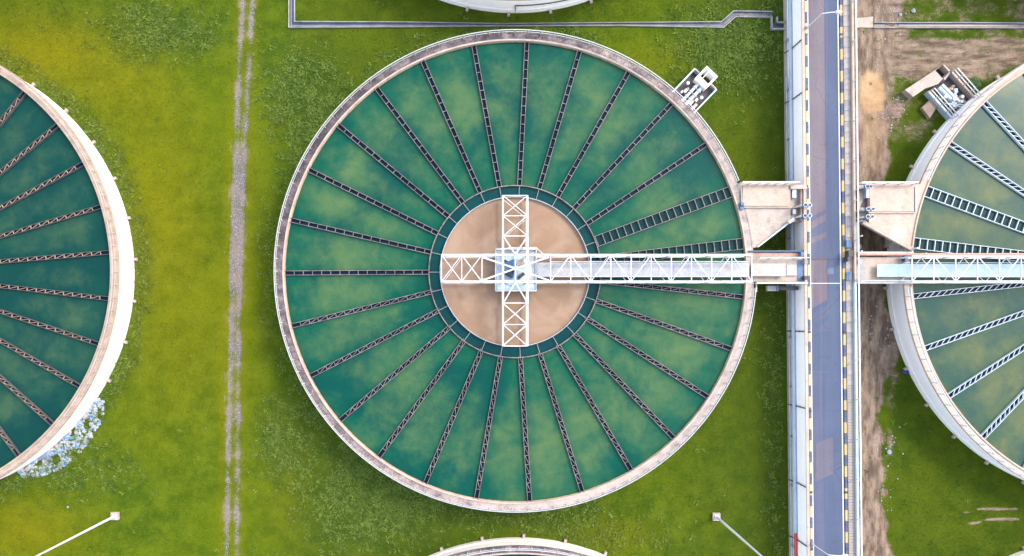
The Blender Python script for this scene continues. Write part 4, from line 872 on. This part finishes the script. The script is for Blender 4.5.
# ------------------------------------------------------------------ grass blades, weeds, gravel stones
def clear(x, y):
    ok = np.ones(len(x), bool)
    for c in list(TC.values()) + [(-58.6, 53.6), (-58.6, -44), (61, 53.2), (60.6, -43.9)]: ok &= np.hypot(x - c[0], y - c[1]) > R_OUT + 0.25
    ok &= ~((x > 28.9) & (x < 35.2)); px, py = NX + x * 10, NY - y * 10
    ok &= ~((np.abs(py - 25) < 4.2) & (px > 288) & (px < 726)) & ~((np.abs(py - 15) < 4) & (px > 730) & (px < 774)) & ~((np.abs(py - 26) < 4.2) & (px > 856)) & ~((np.abs(px - 292) < 4) & (py < 28))
    ok &= ~((np.abs(py - (25 - (px - 722) * 0.9)) < 5) & (px > 720) & (px < 736))
    return ok
def blades(name, n, h0, h1, wd, cols, keep, label, cat, lean=0.7, leaves=1, spread=0.0):
    x = RNG.uniform(-54, 56, n); y = RNG.uniform(-27, 36, n); ok = clear(x, y); x, y = x[ok], y[ok]
    W = weights(x, y); p = keep(W, x, y); ok = RNG.random(len(x)) < p; x, y = x[ok], y[ok]; W = {k: v[ok] for k, v in W.items()}
    n = len(x); tone = RNG.random(n)
    if leaves > 1:
        size = RNG.uniform(0.6, 1.25, n) * (0.65 + 0.85 * W['rank']); x = np.repeat(x, leaves); y = np.repeat(y, leaves); tone = np.repeat(tone, leaves); size = np.repeat(size, leaves)
        W = {k: np.repeat(v, leaves) for k, v in W.items()}; N = n * leaves
        ang = RNG.uniform(0, 2 * PI, N); rad = np.sqrt(RNG.random(N)) * spread * size; bx, by = x + rad * np.cos(ang) * 0.7, y + rad * np.sin(ang) * 0.7; tone = tone * 0.65 + RNG.random(N) * 0.35
        zb = RNG.uniform(0, h1 * 0.7, N) * size * (1 - rad / (spread * 1.4))
    else: N = n; ang = RNG.uniform(0, 2 * PI, N); bx, by = x, y; zb = np.zeros(N); size = np.ones(N)
    h = RNG.uniform(h0, h1, N) * size; le = h * RNG.uniform(0.25, lean, N) * (1.6 if leaves > 1 else 1.0); ww = wd * RNG.uniform(0.6, 1.3, N)
    dx, dy = np.cos(ang), np.sin(ang)
    v = np.empty((N, 3, 3)); v[:, 0] = np.stack((bx - dy * ww, by + dx * ww, zb), 1); v[:, 1] = np.stack((bx + dy * ww, by - dx * ww, zb), 1)
    v[:, 2] = np.stack((bx + dx * le, by + dy * le, zb + h * (0.45 if leaves > 1 else 0.8)), 1)
    me = bpy.data.meshes.new(name); me.vertices.add(3 * N); me.vertices.foreach_set('co', v.ravel())
    me.loops.add(3 * N); me.loops.foreach_set('vertex_index', np.arange(3 * N, dtype=np.int32)); me.polygons.add(N)
    me.polygons.foreach_set('loop_start', np.arange(0, 3 * N, 3, dtype=np.int32)); me.update(calc_edges=True)
    col = cols(W, tone); c4 = np.ones((N, 3, 4)); c4[:, :, :3] = col[:, None, :]
    at = me.attributes.new('Col', 'FLOAT_COLOR', 'POINT'); at.data.foreach_set('color', c4.ravel().astype(np.float32))
    me.materials.append(M['leaf']); o = bpy.data.objects.new(name, me); C.objects.link(o); return tag(o, label, cat, kind='stuff')
def mixc(a, b, t): return np.array(a)[None] * (1 - t[:, None]) + np.array(b)[None] * t[:, None]
def grass_col(W, t):
    c = mixc((0.030, 0.066, 0.004), (0.160, 0.200, 0.014), t); d = (W['dry'] * 0.8)[:, None]; c = c * (1 - d) + mixc((0.12, 0.12, 0.005), (0.27, 0.23, 0.014), t) * d
    l = (W['dark_green'] * 0.75)[:, None]; return c * (1 - l) + mixc((0.022, 0.042, 0.006), (0.085, 0.115, 0.014), t) * l
blades('short_grass', 420000, 0.08, 0.2, 0.028, grass_col, lambda W, x, y: 0.75 * (1 - np.clip(1.5 * np.maximum(W['dirt'], W['gravel']) - 0.15, 0, 1)) * (0.6 + 0.4 * W['rank'] + .2 * W['dry']), 'short mown grass covering the field between the tanks', 'grass')
def weed_col(W, t):
    c = mixc((0.020, 0.060, 0.007), (0.185, 0.245, 0.040), t); d = (W['dry'] * 0.6)[:, None]; return c * (1 - d) + mixc((0.13, 0.15, 0.006), (0.25, 0.23, 0.02), t) * d
def weed_keep(W, x, y):
    cl = 0.5 + 0.5 * np.sin(x * 1.3 + 2 * np.sin(y * 0.7)) * np.sin(y * 1.1 + 1.7 * np.sin(x * 0.5)); return np.clip(W['rank'] * 1.15 - 0.12, 0, 1) * (0.4 + 0.6 * cl) * (1 - np.clip(W['dirt'] * 1.5, 0, 1)) * (1 - W['gravel']) + 0.006
blades('tall_weeds', 130000, 0.14, 0.34, 0.040, weed_col, weed_keep, 'rank leafy weeds growing in clumps round the tanks and drain', 'weeds', 0.9, 11, 0.36)

def rocks(name, pts, size, mats, label, cat, flat=0.6, probs=None):
    m = MB(); base = [(1, 0, 0), (0.3, 0.9, 0), (-0.8, 0.6, 0), (-0.8, -0.6, 0), (0.3, -0.9, 0)]
    for (x, y, z) in pts:
        s = size * random.uniform(0.5, 1.4); a = random.uniform(0, 6.28); ca, sa = math.cos(a), math.sin(a); h = s * flat * random.uniform(0.6, 1.3)
        k = 0 if random.random() < (probs or 1) else 1; m.mat(k)
        lo = [((bx * ca - by * sa) * s * random.uniform(0.8, 1.15) + x, (bx * sa + by * ca) * s * random.uniform(0.8, 1.15) + y, z) for bx, by, _ in base]
        hi = [(x + (p[0] - x) * 0.6 + random.uniform(-0.15, 0.15) * s, y + (p[1] - y) * 0.6, z + h * random.uniform(0.8, 1.1)) for p in lo]
        m.add(lo + hi, [(5, 6, 7, 8, 9)] + [(i, (i + 1) % 5, 5 + (i + 1) % 5, 5 + i) for i in range(5)])
    return tag(m.build(name, mats, None, (0, 0, 0)), label, cat, kind='stuff')
pts = []
while len(pts) < 780:
    a = R(random.uniform(-61, -33.5)); d = random.random()
    wmax = 1.35 * math.sin(PI * min(1, max(0.0, (a - R(-62)) / R(29)))) ** 0.6 + 0.25
    r = R_OUT + 0.1 + d ** 1.5 * wmax * 1.35
    if math.sin(a * 47) * math.sin(d * 6 + a * 20) < -0.45: continue
    pts.append((TC['l'][0] + r * math.cos(a), TC['l'][1] + r * math.sin(a), random.uniform(0, 0.25) * (1 - d)))
rocks('rubble', pts, 0.17, ['stone_white', 'plastic_blue'], 'pale bluish broken rubble heaped against the foot of the left tank', 'rubble', 0.45, 0.86)
gp = []
for _ in range(26000):
    y = random.uniform(-27, 35); x = random.uniform(-28, -23); gp.append((x, y))
gx = np.array(gp); Wg = weights(gx[:, 0], gx[:, 1])['gravel']; sel = gx[RNG.random(len(gx)) < np.clip(Wg * 0.6 - 0.2, 0, 0.3)]
rocks('gravel', [(x, y, 0.0) for x, y in sel], 0.04, ['concrete_grey', 'gravel_pale'], 'grey gravel scattered along the two ruts of the grass track', 'gravel', 0.6, 0.75)
# loose stones on the bare earth
sp = []
for _ in range(160):
    px, py = random.choice(((883, 12), (890, 440), (887, 490), (895, 16), (880, 330), (898, 105), (885, 120)))
    x, y, z = P(px + random.gauss(0, 7), py + random.gauss(0, 10)); 
    if x > 35.6 and math.hypot(x - TC['r'][0], y - TC['r'][1]) > R_OUT + 0.3: sp.append((x, y, 0.0))
rocks('loose_stones', sp, 0.09, ['stone_white', 'concrete_grey'], 'loose pale stones strewn on the bare earth right of the road', 'stones', 0.6, 0.4)
for (px, py, s, lab) in ((888.5, 452, 0.45, 'large pale boulder on the grass right of the dirt track'), (913, 11, 0.4, 'pale flat rock in the grass above the straight drain'),
                         (68, 507, 0.2, 'small white stone in the yellow grass near the left lamp mast'), (900, 15, .3, 'whitish rock lying at the edge of the straight drain')):
    m = MB(); bm = bmesh.new(); bmesh.ops.create_icosphere(bm, subdivisions=2, radius=s * 0.55); rs = random.Random(int(px))
    for v in bm.verts: v.co *= rs.uniform(0.82, 1.12); v.co.z *= 0.6
    me = bpy.data.meshes.new('boulder'); bm.to_mesh(me); bm.free(); me.materials.append(M['stone_white'])
    o = bpy.data.objects.new('boulder', me); C.objects.link(o); o.location = P(px, py, 0.0); o.location.z = s * 0.2; tag(o, lab, 'rock')
# shrub beside the right chamber
def shrub(px, py, r, lab):
    x0, y0, _ = P(px, py); root = thing('shrub', lab, 'shrub', (x0, y0, 0)); m = MB(); st = MB()
    for k in range(9):
        a = random.uniform(0, 6.28); st.tube((0, 0, 0), (math.cos(a) * r * 0.6, math.sin(a) * r * 0.6, r * random.uniform(0.4, 0.9)), 0.025, 5, 0.01)
    for k in range(420):
        a = random.uniform(0, 6.28); q = math.sqrt(random.random()) * r; z = random.uniform(0.1, 1) * r * (1.1 - q / r * 0.7); b = random.uniform(0, 6.28); l = random.uniform(0.1, 0.2)
        p = np.array((q * math.cos(a), q * math.sin(a), z)); d = np.array((math.cos(b), math.sin(b), random.uniform(-0.2, 0.4))) * l; s = np.array((-math.sin(b), math.cos(b), random.uniform(-.4, .4))) * l * 0.35
        m.add([p, p + d * 0.5 + s, p + d, p + d * 0.5 - s], [(0, 1, 2, 3)])
    st.build('stems', 'rim_dark', root, (0, 0, 0)); stuff(m.build('leaves', 'shrub_leaf', root, (0, 0, 0)))
M['shrub_leaf'] = worn('shrub leaves', (0.03, 0.085, 0.02), (0.07, 0.16, 0.04), 3.0, 0.35, 0.65, bump=0)
shrub(973, 84, 0.6, 'small leafy green shrub between the right chamber and the tank rim')
rag = MB(); rp_ = P(906, 371.5); n = 7
vs = [(rp_[0] + (i / (n - 1) - 0.5) * 0.9, rp_[1] + (j / 3 - 0.5) * 0.45 + 0.06 * math.sin(i * 1.7), 0.05 + 0.09 * abs(math.sin(i * 1.3 + j * 1.9))) for j in range(4) for i in range(n)]
rag.add(vs, [(j * n + i, j * n + i + 1, (j + 1) * n + i + 1, (j + 1) * n + i) for j in range(3) for i in range(n - 1)])
tag(rag.build('blue_rag', 'cloth_blue', None, (0, 0, 0)), 'crumpled dark blue rag at the foot of the right tank', 'rag')
